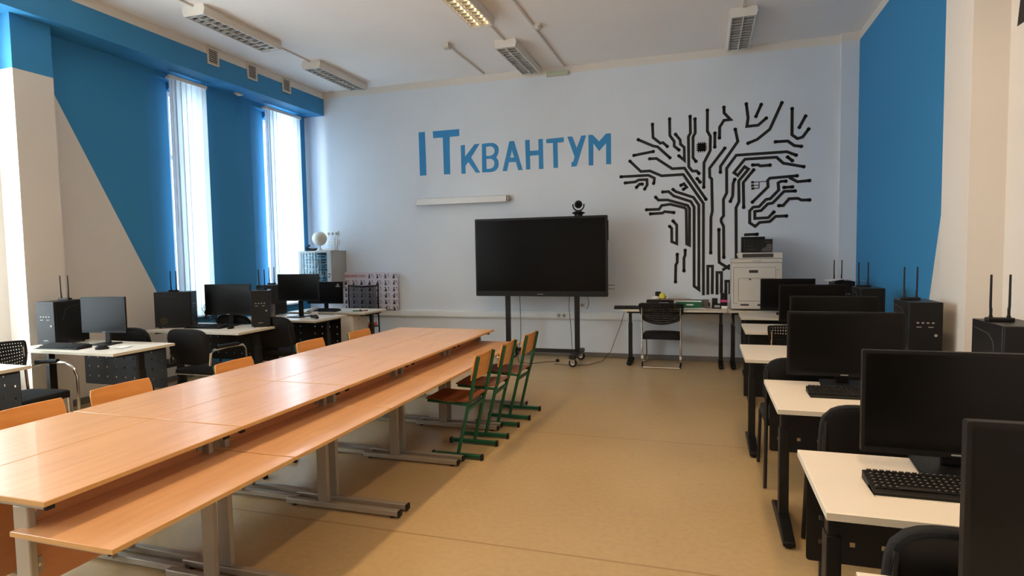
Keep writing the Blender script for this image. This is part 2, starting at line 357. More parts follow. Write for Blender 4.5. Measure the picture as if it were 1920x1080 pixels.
# ceiling conduits
conduit = mat('conduit_white', (206, 198, 186), .5, var=.02)
for nm, x0, x1, y0, y1 in (('trim_conduit_a', -1.93, -1.905, NY, 8.66), ('trim_conduit_b', -3.135, -3.11, 7.29, 8.6),
                           ('trim_conduit_c', -5.16, -5.14, NY, 8.45), ('trim_conduit_d', -2.395, -2.375, NY, 7.4), ('trim_conduit_e', .40, .42, NY, 7.3)):
    struct(bx(nm, conduit, x0, x1, y0, y1, H-.016, H))
TREE=[((1,1),[(-0.686,3.281),(-0.679,3.1),(-0.58,3.014),(-0.545,3.021),(-0.488,2.965)]),((1,1),[(-0.881,3.085),(-0.681,2.985),(-0.617,2.969),(-0.452,2.808)]),((1,1),[(-0.941,2.871),(-0.676,2.908)]),((1,1),[(-0.725,2.811),(-0.634,2.81),(-0.422,2.657),(-0.26,2.657),(0.021,2.221)]),((1,0),[(-0.996,2.795),(-0.846,2.643),(-0.723,2.644),(-0.565,2.568),(-0.275,2.571),(-0.011,2.166),(-0.01,1.452),(-0.009,0.912)]),((1,1),[(-0.411,2.373),(-0.375,2.342),(-0.14,2.253),(-0.071,2.147),(-0.069,1.452),(-0.069,1.051),(-0.067,0.99),(-0.131,1.038),(-0.132,1.399),(-0.132,1.54),(-0.133,2.122),(-0.176,2.199),(-0.401,2.284),(-0.47,2.347),(-0.549,2.345)]),((1,1),[(-0.645,2.278),(-0.608,2.236),(-0.486,2.233),(-0.218,2.147),(-0.192,2.103),(-0.193,1.601),(-0.23,1.62),(-0.236,2.094),(-0.254,2.116),(-0.449,2.172),(-0.563,2.16),(-0.598,2.109),(-0.77,2.108)]),((1,1),[(-0.716,2.049),(-0.555,2.054),(-0.523,2.074),(-0.401,2.056)]),((1,1),[(-1.122,2.584),(-0.741,2.585),(-0.661,2.541),(-0.663,2.508),(-0.672,2.47)]),((1,1),[(-1.063,2.495),(-0.926,2.502),(-0.877,2.527),(-0.763,2.527),(-0.76,2.453),(-0.794,2.398)]),((1,1),[(-0.907,2.427),(-0.866,2.469),(-0.828,2.467)]),((1,1),[(-0.306,2.425),(-0.267,2.445),(-0.23,2.395),(-0.272,2.37)]),((1,1),[(-0.412,1.941),(-0.362,1.884),(-0.362,1.626),(-0.428,1.654),(-0.43,1.84),(-0.457,1.868)]),((1,1),[(-0.456,3.335),(-0.453,3.111),(-0.395,3.026),(-0.395,2.962),(-0.333,2.907)]),((1,1),[(-0.377,3.121),(-0.317,3.042),(-0.312,2.983),(-0.263,2.937),(-0.26,2.761),(-0.333,2.827)]),((1,1),[(-0.186,3.347),(-0.182,3.123),(-0.208,3.077),(-0.203,2.672),(-0.156,2.61),(-0.099,2.607),(-0.07,2.574)]),((1,1),[(-0.123,3.308),(-0.119,3.123),(-0.148,3.067),(-0.148,2.791),(-0.11,2.738)]),((1,1),[(0.037,3.411),(0.037,3.133),(0.076,3.061),(0.074,2.872),(-0.005,2.713),(-0.007,2.384)]),((1,1),[(0.134,3.099),(0.133,2.915)]),((1,1),[(-0.094,2.506),(-0.055,2.456)]),((1,1),[(0.26,2.891),(0.067,2.635),(0.07,2.518),(0.095,2.49),(0.104,2.055),(0.086,1.975),(0.085,1.493)]),((1,1),[(0.247,3.431),(0.25,3.356),(0.331,3.263),(0.248,3.259),(0.194,3.173),(0.192,3.032)]),((1,1),[(0.391,3.13),(0.423,2.969),(0.206,2.653),(0.206,2.574)]),((1,1),[(0.526,3.451),(0.549,3.264),(0.535,3.157),(0.674,3.162),(0.771,3.246)]),((1,1),[(0.709,3.427),(0.646,3.279)]),((1,1),[(0.958,3.428),(0.816,3.099),(0.663,2.978),(0.551,2.936)]),((1,1),[(1.081,3.341),(1.082,3.008),(1.148,2.953),(1.208,2.969),(1.278,3.066)]),((1,1),[(1.24,3.233),(1.169,3.096)]),((1,1),[(0.887,2.931),(1.033,2.931),(1.111,2.867),(1.195,2.851)]),((1,1),[(1.134,2.743),(1.023,2.794),(0.404,2.788),(0.284,2.623),(0.287,2.296),(0.245,2.208),(0.248,1.991),(0.218,1.95),(0.218,1.912),(0.249,1.848),(0.253,1.448),(0.254,1.429)]),((1,0),[(1.226,2.589),(0.981,2.649),(0.9,2.731),(0.513,2.729),(0.376,2.56),(0.426,2.52),(0.509,2.63),(0.558,2.596),(0.438,2.447),(0.442,2.169),(0.405,2.091),(0.411,1.446),(0.408,1.376)]),((1,1),[(0.611,2.647),(0.679,2.646),(0.704,2.629),(0.822,2.633)]),((1,1),[(1.033,2.725),(1.09,2.675)]),((1,1),[(0.622,2.582),(0.495,2.423),(0.502,2.093)]),((1,1),[(0.388,2.47),(0.367,2.413),(0.362,2.251),(0.333,2.18)]),((1,1),[(0.61,2.159),(0.8,2.351),(0.795,2.434),(0.821,2.463),(1.148,2.477)]),((0,1),[(1.054,2.461),(1.153,2.4),(1.296,2.408)]),((1,1),[(1.015,2.414),(0.955,2.415),(0.922,2.396),(0.93,2.303),(0.828,2.194),(0.775,2.186),(0.693,2.096),(0.62,2.091),(0.576,2.043),(0.577,1.886),(0.646,1.836),(0.7,1.887),(0.825,1.894),(0.897,1.961),(1.026,1.962)]),((1,1),[(1.127,2.282),(0.994,2.283),(0.857,2.136),(0.799,2.128),(0.718,2.043),(0.64,2.035),(0.641,1.941),(0.806,1.946),(0.873,2.017)]),((1,1),[(0.994,2.334),(1.095,2.336)]),((1,1),[(0.934,2.099),(0.987,2.1),(1.057,2.185),(1.16,2.185),(1.203,2.161),(1.299,2.159)]),((0,1),[(0.509,1.728),(0.671,1.731)]),((1,0),[(0.189,1.807),(0.192,1.449),(0.195,1.361),(0.333,1.27)]),((0,0),[(0.236,1.256),(0.336,1.325)]),((1,1),[(-0.355,1.479),(-0.355,1.367),(-0.375,1.332),(-0.379,1.097)]),((1,1),[(-0.25,1.533),(-0.25,1.47),(-0.266,1.422),(-0.266,1.25)]),((0,0),[(0.049,0.921),(0.048,1.312),(0.108,1.312),(0.106,0.93)]),((0,0),[(0.168,0.922),(0.167,1.225),(0.224,1.225),(0.225,0.939)]),((0,0),[(0.282,0.931),(0.281,1.107),(0.333,1.107),(0.334,0.931)])]
THIN=[[(0.783,2.424),(0.61,2.42)],[(0.691,2.416),(0.691,2.34),(0.614,2.338)],[(0.61,2.378),(0.691,2.377)]]
PADS=[(0.61,2.42),(0.61,2.378),(0.614,2.338)]
CHIP=(-0.036,2.924)
LETTERS=[[[(-4.254,3.439),(-4.144,3.437),(-4.136,2.766),(-4.248,2.766)]],[[(-4.011,3.436),(-3.568,3.436),(-3.569,3.331),(-3.731,3.33),(-3.732,2.762),(-3.839,2.765),(-3.845,3.329),(-4.007,3.328)]],[[(-3.55,3.189),(-3.48,3.191),(-3.48,3.017),(-3.323,3.19),(-3.24,3.193),(-3.383,2.995),(-3.24,2.762),(-3.308,2.761),(-3.43,2.931),(-3.478,2.876),(-3.478,2.757),(-3.547,2.758)]],[[(-3.205,3.188),(-3.091,3.193),(-3.02,3.189),(-2.972,3.163),(-2.94,3.121),(-2.937,3.075),(-2.946,3.023),(-2.979,2.972),(-2.946,2.924),(-2.941,2.864),(-2.95,2.818),(-2.986,2.781),(-3.036,2.761),(-3.1,2.757),(-3.21,2.76)],[(-3.138,3.138),(-3.064,3.143),(-3.022,3.12),(-3.001,3.079),(-3.009,3.04),(-3.038,3.013),(-3.081,3.001),(-3.136,3.002)],[(-3.136,2.958),(-3.06,2.957),(-3.025,2.933),(-3.008,2.895),(-3.013,2.855),(-3.042,2.82),(-3.085,2.809),(-3.135,2.809)]],[[(-2.768,3.197),(-2.694,3.195),(-2.568,2.761),(-2.637,2.761),(-2.672,2.885),(-2.78,2.887),(-2.811,2.758),(-2.883,2.762)],[(-2.731,3.059),(-2.758,2.953),(-2.697,2.952)]],[[(-2.525,3.194),(-2.454,3.196),(-2.451,3.032),(-2.321,3.034),(-2.323,3.195),(-2.253,3.194),(-2.249,2.759),(-2.32,2.76),(-2.319,2.963),(-2.451,2.962),(-2.45,2.764),(-2.516,2.763)]],[[(-2.203,3.187),(-1.941,3.196),(-1.94,3.13),(-2.034,3.124),(-2.03,2.762),(-2.099,2.763),(-2.103,3.125),(-2.203,3.127)]],[[(-1.888,3.199),(-1.815,3.197),(-1.753,3.028),(-1.683,3.2),(-1.612,3.199),(-1.756,2.769),(-1.833,2.764),(-1.832,2.83),(-1.806,2.835),(-1.785,2.904)]],[[(-1.582,3.201),(-1.522,3.201),(-1.43,3.1),(-1.328,3.203),(-1.259,3.2),(-1.26,2.77),(-1.331,2.772),(-1.33,3.065),(-1.429,2.963),(-1.511,3.075),(-1.513,2.767),(-1.58,2.769)]]]
# ------------------------------------------------------------------ painted lettering and the circuit tree on the back wall
YW = D-.002
r = thing('wall_lettering', 'blue painted capital lettering IT and smaller Cyrillic word above the display', 'lettering', (-2.7, D, 2.8))
for loops in LETTERS:
    L2 = [[(a+2.7, b-2.8) for a, b in l] for l in loops]
    MB().flat(L2[0], -.002, 'Y', L2[1:]).build('letter', letter_m, r)
def polyline(mb, pts, w, y):
    h = w/2; n = len(pts); P = [Vector(q) for q in pts]; L_, R_ = [], []
    for i in range(n):
        d0 = (P[i]-P[i-1]).normalized() if i else None; d1 = (P[i+1]-P[i]).normalized() if i < n-1 else None
        if d0 is None: d0 = d1
        if d1 is None: d1 = d0
        n0 = Vector((-d0.y, d0.x)); n1 = Vector((-d1.y, d1.x)); m = n0+n1
        if m.length < .2: m = n0.copy()
        m.normalize(); k = h/max(.42, m.dot(n1)); L_.append(P[i]+m*k); R_.append(P[i]-m*k)
    A = [mb.b.verts.new((q.x, y, q.y)) for q in L_]; B = [mb.b.verts.new((q.x, y, q.y)) for q in R_]
    for i in range(n-1):
        try: mb.b.faces.new((A[i], A[i+1], B[i+1], B[i]))
        except ValueError: pass
r = thing('tree_mural', 'black circuit-board tree painted on the back wall above the printer desk', 'mural', (0, D, 1.5))
loc = lambda q: (q[0], q[1]-1.5)
for i, (ends, pts) in enumerate(TREE):
    pts = [loc(q) for q in pts]; m = MB(); y = -.002-.00004*i
    polyline(m, pts, .038, y)
    if ends[0]: m.disc(pts[0], .0245, y)
    if ends[1]: m.disc(pts[-1], .0245, y)
    m.build('circuit_line', mural_m, r)
for pts in THIN:
    m = MB(); polyline(m, [loc(q) for q in pts], .011, -.0015); m.build('thin_line', mural_m, r)
for q in PADS:
    q = loc(q); MB().box(q[0]-.018, q[0]+.018, -.003, -.001, q[1]-.016, q[1]+.016).build('solder_pad', mural_m, r)
c = loc(CHIP); m = MB().box(c[0]-.053, c[0]+.053, -.003, -.001, c[1]-.053, c[1]+.053)
for k in range(4):
    o_ = -.039+k*.026
    m.box(c[0]+o_-.006, c[0]+o_+.006, -.003, -.001, c[1]-.07, c[1]+.07); m.box(c[0]-.07, c[0]+.07, -.003, -.001, c[1]+o_-.006, c[1]+o_+.006)
m.build('chip', mural_m, r)
# ------------------------------------------------------------------ ceiling lamps
def make_lamp():
    r = thing('ceiling_lamp', '', 'lamp', (0, 0, H), 0, 'louvred ceiling lamps'); L2, w, hh = .61, .137, .105
    m = MB()
    sec = [(-w-.0, -.0), (w, 0), (w+.012, -.045), (w-.006, -hh), (w-.02, -hh), (w-.02, -.03), (-w+.02, -.03), (-w+.02, -hh), (-w+.006, -hh), (-w-.012, -.045)]
    m.prism(sec, -L2, L2, 'Y')
    m.box(-w+.02, w-.02, -L2, -L2+.016, -hh, -.03); m.box(-w+.02, w-.02, L2-.016, L2, -hh, -.03)
    m.build('housing', lamp_white, r)
    MB().box(-.006, .006, -L2+.016, L2-.016, -hh, -.05).build('centre_rib', lamp_white, r)
    me = None
    for k in range(13):
        y = -L2+.05+k*(2*L2-.10)/12
        if me is None:
            q = MB()
            for s in (-1, 1): q.prism([(-.007, -.04), (.007, -.04), (.001, -.012), (-.001, -.012)], s*.059-.056, s*.059+.056, 'X')
            o = q.build('louvre_blade', louvre_m, r); me = o.data
        else: o = bpy.data.objects.new('louvre_blade', me); C.objects.link(o); o.parent = r
        o.location = (0, y, -hh+.042-.0)
    for x in (-.059, .059):
        MB().grid(lambda u, v, x=x: (x+(u-.5)*.112, -L2+.02+v*(2*L2-.04), -.034-.0-.05*(abs(2*u-1)**2)), 10, 1).build('reflector', reflector_m, r, smooth=True)
        MB().tube([(x, -L2+.02, -.052), (x, L2-.02, -.052)], .008, 8).build('tube', plast_white, r, smooth=True)
    return r
LP = make_lamp()
for i, (x, y, lb) in enumerate(((-5.15, 5.84, 'louvred ceiling lamp at upper left, nearer of the two beside the blue soffit'), (-5.13, 7.82, 'louvred ceiling lamp over the blinds, farther of the two beside the blue soffit'),
        (-2.40, 5.98, 'lit golden louvred ceiling lamp cut by the top edge of the photo'), (-2.38, 7.95, 'grey louvred ceiling lamp above the blue wall lettering'), (.41, 7.90, 'white louvred ceiling lamp above the circuit tree mural'))):
    o = place(LP, i, (x, y, H), 0, lb)
    if i == 2:
        for c_ in o.children:
            if c_.name.startswith('tube'): c_.data = c_.data.copy(); c_.data.materials[0] = tube_lit; c_['label'] = 'glowing lamp tube'
# vents on the soffit face
def make_vent():
    r = thing('air_vent', '', 'vent', (0, 0, 0), 0, 'air vents on the blue soffit'); w, h = .095, .105
    m = MB()
    for a, b, c, d in ((-w, w, -h, -h+.022), (-w, w, h-.022, h), (-w, -w+.022, -h+.022, h-.022), (w-.022, w, -h+.022, h-.022)): m.box(0, .014, a, b, c, d)
    m.build('frame', vent_m, r, .002); bx('backing', dark_gap, 0, .002, -w+.02, w-.02, -h+.02, h-.02, r)
    me = None
    for k in range(7):
        if me is None: o = MB().box(-.008, .008, -w+.022, w-.022, -.0035, .0035, Matrix.Rotation(.6, 3, 'Y')).build('slat', vent_m, r); me = o.data
        else: o = bpy.data.objects.new('slat', me); C.objects.link(o); o.parent = r
        o.location = (.009, 0, -h+.034+k*.0228)
    return r
V = make_vent()
for i, (y, lb) in enumerate(((6.33, 'white slatted air vent on the blue soffit, nearest of three'), (7.03, 'white slatted air vent on the blue soffit, middle of three'), (7.75, 'white slatted air vent on the blue soffit, farthest of three'))):
    place(V, i, (SX+.0005, y, 4.085), 0, lb)
r = thing('smoke_detector', 'round cream smoke detector on the ceiling conduit', 'detector', (-1.86, 7.02, H))
MB().lathe([(.055, 0), (.055, -.02), (.05, -.026)], 24).build('base', conduit, r, smooth=True); MB().lathe([(.04, -.027), (.042, -.045), (.028, -.056), (.001, -.058)], 24).build('sensor_head', conduit, r, smooth=True)
r = thing('motion_sensor', 'small white sensor under the blue soffit between the two windows', 'sensor', (-6.22, 7.05, SZ))
MB().box(-.03, .03, -.06, .06, -.022, 0).build('base', plast_white, r, .006); MB().lathe([(.026, -.022), (.022, -.034), (.001, -.038)], 16).build('lens', plast_white, r, smooth=True)
r = thing('junction_box', 'small white junction box at the start of the short ceiling conduit', 'box', (-3.122, 7.24, H))
bx('body', conduit, -.04, .04, -.05, .05, -.06, 0, r, .004); bx('cover', conduit, -.034, .034, -.044, .044, -.065, -.06, r, .002)
r = thing('emergency_light', 'flat pale green emergency light box where ceiling meets back wall', 'light', (-2.02, D, 4.10))
bx('body', conduit, -.16, .16, -.05, 0, -.03, .03, r, .004); bx('diffuser', mat('pale_green_plastic', (190, 200, 170), .4), -.15, .15, -.055, -.05, -.024, .024, r)
# ------------------------------------------------------------------ sockets
def socket(x, z, n, label, y=D-.001, marks=True, rx=0):
    r = thing('wall_socket', label, 'socket', (x, y, z)); w = .075
    bx('plate', plast_white, -n*w/2, n*w/2, -.012, 0, -.042, .042, r, .004)
    for k in range(n):
        cx = -n*w/2+w*(k+.5)
        o = MB().lathe([(.026, -.0135), (.026, -.012), (.02, -.004)], 20, (cx, 0, 0), 'Y').build('outlet', mat_soc if marks else plast_white, r, smooth=True)
        hl = MB()
        for s in (-1, 1): hl.lathe([(.004, -.0145), (.004, -.0130)], 8, (cx+s*.01, 0, 0), 'Y')
        hl.build('pin_hole', dark_gap, r)
mat_soc = mat('socket_recess', (150, 148, 144), .5, var=0)
socket(-5.88+.02, 1.90, 3, 'white triple power socket above the rack cabinet, upper row')
socket(-5.88+.02, 1.76, 3, 'white triple data outlet above the rack cabinet, lower row', marks=False)
socket(-1.99, .607, 2, 'white double socket set in the wall trunking under the display', y=D-.052)
socket(-1.73, .76, 2, 'white double socket on the wall right of the display post')
# white covered roller case under the lettering
r = thing('projection_screen_case', 'white paper-covered roller case on the back wall below the lettering', 'case', (-3.5, D, 2.36))
m = MB().prism([(0, .05), (-.10, .03), (-.125, -.06), (-.115, -.065), (-.095, .022), (0, .04)], -.77, .70, 'X'); m.build('paper_cover', paper_m, r, .002)
MB().lathe([(.032, -.66), (.032, .74)], 16, (0, -.05, -.005), 'X').build('roller', grey_metal, r, smooth=True)
MB().box(.71, .725, -.085, 0, -.045, .035).box(-.70, -.685, -.085, 0, -.045, .035).build('bracket', grey_metal, r)
MB().tube([(.74, -.05, 0), (.76, -.06, -.03), (.75, -.06, -.06)], .003, 6).build('pull_cord', cable_w, r)
# ------------------------------------------------------------------ school desks (beech, grey metal) pushed together
def make_school_desk(h, dep, px_, lx, foot, shelf, dy=0, pz=.405):
    """length along Y .88, depth along X; legs at y ends; lx = x of the uprights; modesty panel beside the upright"""
    r = thing('school_desk', '', 'table'); L2 = .44
    t = MB().box(-dep/2, dep/2, -L2, L2, h-.018, h-.0); t.build('tabletop', beech, r, .0025)
    e = MB()
    for a, b, c, d in ((-dep/2-.0012, dep/2+.0012, -L2-.0012, -L2+.0005), (-dep/2-.0012, dep/2+.0012, L2-.0005, L2+.0012), (-dep/2-.0012, -dep/2+.0005, -L2, L2), (dep/2-.0005, dep/2+.0012, -L2, L2)): e.box(a, b, c, d, h-.0175, h-.0015)
    e.build('edge_band', beech_edge, r)
    for s in (-1, 1):
        yy = s*(L2-.045)
        l = MB().box(lx-.036, lx+.036, yy-.014, yy+.014, .045, h-.045).build('leg', grey_metal, r, .005)
        MB().box(-dep/2+.05, dep/2-.05, yy-.015, yy+.015, h-.046, h-.018).build('top_rail', grey_metal, l, .003)
        MB().box(foot[0], foot[1], yy+dy-.019, yy+dy+.019, .012, .045).build('foot', grey_metal, l, .004)
        q = foot[1] if shelf else foot[0]; MB().box(q-.006, q+.006, yy+dy-.0195, yy+dy+.0195, .0115, .0455).build('end_cap', rubber, l)
        for q in (foot[0]+.05, foot[1]-.05): MB().lathe([(.014, 0), (.014, .013)], 10, (q, yy+dy, 0)).build('glide', rubber, l)
        MB().box(dep/2-.05, dep/2-.038, yy-.015, yy+.015, h-.047, h-.019).build('rail_cap', rubber, l)
        if shelf:
            MB().box(lx+.03, shelf[1]-.06, yy-.014, yy+.014, shelf[2]-.044, shelf[2]-.018).build('shelf_rail', grey_metal, l, .003)
            MB().box(shelf[1]-.06, shelf[1]-.05, yy-.0145, yy+.0145, shelf[2]-.045, shelf[2]-.0185).build('rail_cap', rubber, l)
        ya, yb = sorted((yy-s*.016, yy-s*.05))
        for zz in (.685, .485):
            q = MB().box(px_+.008, px_+.014, ya, yb, zz-.028, zz+.028); q = q.build('panel_bracket', grey_metal, l)
            MB().lathe([(.007, px_+.014), (.007, px_+.018)], 8, (0, yy-s*.034, zz), 'X').build('screw', chrome, l)
    MB().box(px_-.008, px_+.008, -L2+.05, L2-.05, pz, .715).build('modesty_panel', beech_panel, r, .001)
    if shelf:
        a, b, z = shelf
        MB().box(a, b, -L2, L2, z-.018, z).build('lower_shelf', beech, r, .0025)
        e = MB().box(b-.0005, b+.0012, -L2, L2, z-.0175, z-.0015)
        for q in (-1, 1): y_ = q*L2; e.box(a, b+.0012, min(y_, y_+q*.0012), max(y_, y_+q*.0012), z-.0175, z-.0015)
        e.build('shelf_edge_band', beech_edge, r)
    return r
ups = make_school_desk(.76, .528, .085, .098, (-.165, .615), (.093, .551, .64))
upl = make_school_desk(.76, .546, .0, .0, (-.34, .42), None, .0405, .20)
ordn = ('nearest', 'second', 'middle', 'fourth', 'farthest')
for i in range(5):
    y = 1.365+.445+i*.889
    place(ups, i, (-2.315, y, 0), 0, 'two-level beech desk in the right-hand row, %s from the camera' % ordn[i], 'two-level desks, right-hand row')
for i in range(5):
    y = 1.365+.445+i*.889
    place(upl, i, (-2.856, y, 0), 0, 'beech desk in the left-hand row by the window side, %s from the camera' % ordn[i], 'beech desks, left-hand row')
# ------------------------------------------------------------------ green school chairs (face +Y)
def make_school_chair():
    r = thing('school_chair', '', 'chair')
    for s in (-1, 1):
        x = s*.17
        l = MB().tube([(x, .18, .03), (x, .09, .40), (x, .07, .46), (x, .0, .78)], .0145, 8).build('leg', green_metal, r, smooth=True)
        MB().box(x-.016, x+.016, -.01, .38, .012, .04).build('foot', green_metal, l, .004)
        [MB().box(x-.018, x+.018, c0, c0+.015, 0, .043).build('end_cap', rubber, l) for c0 in (-.02, .375)]
        MB().tube([(x, .09, .415), (x, .42, .43)], .012, 8).build('seat_rail', green_metal, r, smooth=True)
    MB().box(-.156, .156, .092, .112, .36, .385).build('crossbar', green_metal, r, .003)
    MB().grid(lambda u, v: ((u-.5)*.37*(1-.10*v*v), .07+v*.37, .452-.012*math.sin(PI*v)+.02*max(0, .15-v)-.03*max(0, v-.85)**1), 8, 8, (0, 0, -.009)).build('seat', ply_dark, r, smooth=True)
    MB().grid(lambda u, v: ((u-.5)*(.395-.02*abs(2*v-1)**4), (.039-.0416*v)+.0145-.018*(1-(2*u-1)**2), .60+v*.19), 10, 6, (0, .009, 0)).build('backrest', ply, r, smooth=True, bev=.002)
    rv = MB()
    for s in (-1, 1): rv.lathe([(.006, -.018), (.008, -.012)], 8, (s*.17, .075, .68), 'Y')
    rv.build('rivet', chrome, r)
    return r
sch = make_school_chair(); k = 0
for (x, y, rz, lb, g) in ((-1.59, 4.315, PI/2, 'green-framed school chair pushed in at the right of the tables, nearest camera', 'a'), (-1.57, 4.86, PI/2+.03, 'green-framed school chair at the right of the tables, middle of three', 'a'), (-1.54, 5.44, PI/2-.02, 'green-framed school chair at the right of the tables, nearest the display', 'a'),
        (-3.39, 2.19, -PI/2, 'plywood-backed school chair left of the tables, cut by the left photo edge', 'b'), (-3.39, 2.735, -PI/2-.03, 'plywood-backed school chair left of the tables in front of the first computer desk', 'b'), (-3.30, 3.56, -PI/2+.04, 'plywood-backed school chair pushed in deep, only its top corner showing', 'b'),
        (-3.38, 4.57, -PI/2, 'plywood-backed school chair left of the tables, fourth from the camera', 'b'), (-3.31, 5.27, -PI/2, 'plywood-backed school chair left of the far end of the tables', 'b')):
    place(sch, k, (x, y, 0), rz, lb, 'school chairs on the aisle side' if g == 'a' else 'school chairs on the window side'); k += 1
# ------------------------------------------------------------------ computer desks
def make_desk(x0, y0, w, d, label, group, pin=(.03, .03), name='computer_desk', h=.75, panel=True, feet=True):
    r = thing(name, label, 'desk', (x0+w/2, y0+d/2, 0), 0, group); a, b = w/2, d/2
    MB().box(-a, a, -b, b, h-.025, h).build('tabletop', desk_white, r, .002)
    e = MB()
    for q in ((-a-.001, a+.001, -b-.001, -b+.0005), (-a-.001, a+.001, b-.0005, b+.001), (-a-.001, -a+.0005, -b, b), (a-.0005, a+.001, -b, b)): e.box(*q, h-.0245, h-.0015)
    e.build('edge_band', desk_edge, r)
    for s in (-1, 1):
        x = s*(a-.07)
        l = MB().box(x-.025, x+.025, -.035, .035, .06, .56).box(x-.019, x+.019, -.029, .029, .55, h-.03).build('leg', black_metal, r, .004)
        MB().prism([(-b+.08, .015), (b-.08, .015), (b-.08, .04), (.06, .085), (-.06, .085), (-b+.08, .04)], x-.03, x+.03, 'X').build('foot', black_plastic, l, .006)
        g = MB()
        for q in (-1, 1): g.lathe([(.02, 0), (.02, .008), (.008, .01), (.008, .018)], 12, (x, q*(b-.12), 0))
        g.build('leveller', rubber, l)
        MB().box(x-.02, x+.02, -b+.06, b-.06, h-.05, h-.025).build('top_bracket', black_metal, l, .002)
    MB().box(-a+.09, a-.09, -.02, .02, h-.075, h-.03).build('crossbeam', black_metal, r, .003)
    if panel:
        xa, xb = -a+pin[0], a-pin[1]; z0, z1 = .32, h-.03; hs = .0095
        nx = max(2, int((xb-xa-.03)/.105)); cols = [xa+(xb-xa)*(k+.5)/nx for k in range(nx)]; rows = [.40, .495, .59]
        pts = rrect(xa, xb, z0, z1, .012, 2)
        MB().prism(pts, b-.03, b-.026, 'Y', [[(c-hs, q-hs), (c+hs, q-hs), (c+hs, q+hs), (c-hs, q+hs)] for c in cols for q in rows]).build('modesty_panel', black_metal, r)
        bl = MB()
        for q in (-.6, .6): bl.lathe([(.009, b-.036), (.009, b-.03)], 10, (q*a, 0, z1-.06), 'Y')
        bl.build('bolt', chrome, r)
    return r
RD = [(.36, 1.03, .60, 'white computer desk under the nearest monitor at the lower right corner'), (.355, 1.98, .60, 'white computer desk with the large keyboard at the lower right'), (.35, 3.21, .72, 'white computer desk on the right with keyboard, second row from the camera'),
      (.285, 4.62, .72, 'white computer desk on the right, third row, jutting out left'), (.38, 6.15, .68, 'white computer desk on the right behind the perforated chair back'), (.41, 7.40, .58, 'white computer desk on the right touching the printer table')]
for i, (x, y, d, lb) in enumerate(RD): make_desk(x, y, 1.25, d, lb, 'computer desks along the right wall')
LD = [(-6.12, 2.56, .66, 'white computer desk corner at the left photo edge'), (-5.98, 3.78, .62, 'white computer desk at left carrying the grey-lit monitor'), (-5.90, 5.12, .74, 'white computer desk on the left, between the two window blinds'), (-5.78, 6.26, .70, 'white computer desk on the left covered in papers and phone'),
      (-5.68, 7.22, .62, 'white desk in the far left corner in front of the poster')]
for i, (x, y, d, lb) in enumerate(LD): make_desk(x, y, 1.25, d, lb, 'computer desks along the window wall', pin=(.13, .08), panel=i < 4)
make_desk(-1.03, 8.03, 1.31, .60, 'narrow white table with black legs under the left side of the tree mural', 'tables at the back wall', name='work_table', h=.765, panel=False)
make_desk(.29, 8.03, 1.25, .60, 'white table under the laser printer at the back wall', 'tables at the back wall', name='work_table', h=.765, panel=False)
# ------------------------------------------------------------------ monitors
def make_monitor(w=.58, h=.36, zb=.10):
    r = thing('monitor', '', 'monitor')
    MB().prism(rrect(-w/2, w/2, zb, zb+h, .006, 3), -.012, .012, 'Y').build('bezel', black_plastic, r, .003)
    MB().flat([(-w/2+.012, zb+.022), (w/2-.012, zb+.022), (w/2-.012, zb+h-.012), (-w/2+.012, zb+h-.012)], -.0128).build('screen', screen_m, r)
    MB().prism(rrect(-w*.36, w*.36, zb+h*.15, zb+h*.85, .03, 4), .012, .04, 'Y').build('rear_housing', black_plastic, r, .01)
    MB().box(-.035, .035, .035, .055, .01, zb+h*.55).build('stand_neck', black_plastic, r, .008)
    MB().prism([(-.13, -.09), (.13, -.09), (.11, .13), (-.11, .13)], 0, .012).build('stand_base', black_plastic, r, .004)
    MB().flat([(-.02, zb+.007), (.02, zb+.007), (.02, zb+.013), (-.02, zb+.013)], -.0128).build('logo_mark', mark_m, r)
    MB().box(w/2-.05, w/2-.04, -.0135, -.012, zb+.006, zb+.012).build('power_button', black_matte, r)
    return r
mon = make_monitor(.60, .372, .055); mon2 = make_monitor(.58, .36, .12); mon3 = make_monitor(.60, .35, .21); k = 0
Z = .7505
for (x, y, rz, lb) in ((.83, 1.50, 0, 'black monitor cut by the lower right corner of the photo'), (.845, 2.45, 0, 'large black monitor behind the big keyboard at right'), (.765, 3.84, 0, 'black monitor on the second right-hand desk, behind the first'), (.93, 5.06, .0, 'black monitor on the third right-hand desk'),
        (1.02, 6.6, .0, 'black monitor on the fourth right-hand desk, near the white sheet'), (.95, 7.86, 0, 'black monitor in front of the white laser printer'),
        (-5.32, 4.18, .18, 'monitor with a grey-lit screen on the first left desk'), (-5.28, 5.68, .15, 'black monitor on the left desk in front of the blue wall'), (-5.02, 6.62, .05, 'black monitor on the left desk in front of the bright corner blind')):
    o = place(mon if k < 6 else (mon2 if k < 8 else mon3), k not in (0, 6, 8), (x, y, Z), rz, lb, 'desktop monitors')
    if k == 6: base2 = o
    k += 1
base2.scale = (.78, .85, .93)
r = thing('monitor', 'black monitor with a white emblem in its corner, beneath the rack cabinet', 'monitor', (-5.28, 7.57, Z), .12)
MB().prism(rrect(-.28, .28, .09, .41, .006, 3), -.012, .012, 'Y').build('bezel', black_plastic, r, .003)
MB().flat([(-.27, .105), (.27, .105), (.27, .40), (-.27, .40)], -.0128).build('screen', screen_m, r)
MB().box(-.03, .03, .01, .04, .01, .3).build('stand_neck', black_plastic, r, .006); MB().prism([(-.12, -.08), (.12, -.08), (.1, .12), (-.1, .12)], 0, .012).build('stand_base', black_plastic, r, .004)
e = MB().lathe([(.016, -.0145), (.016, -.0135)], 16, (.21, 0, .365), 'Y'); e.box(.175, .245, -.0145, -.0135, .335, .348); e.build('corner_emblem', mark_m, r)
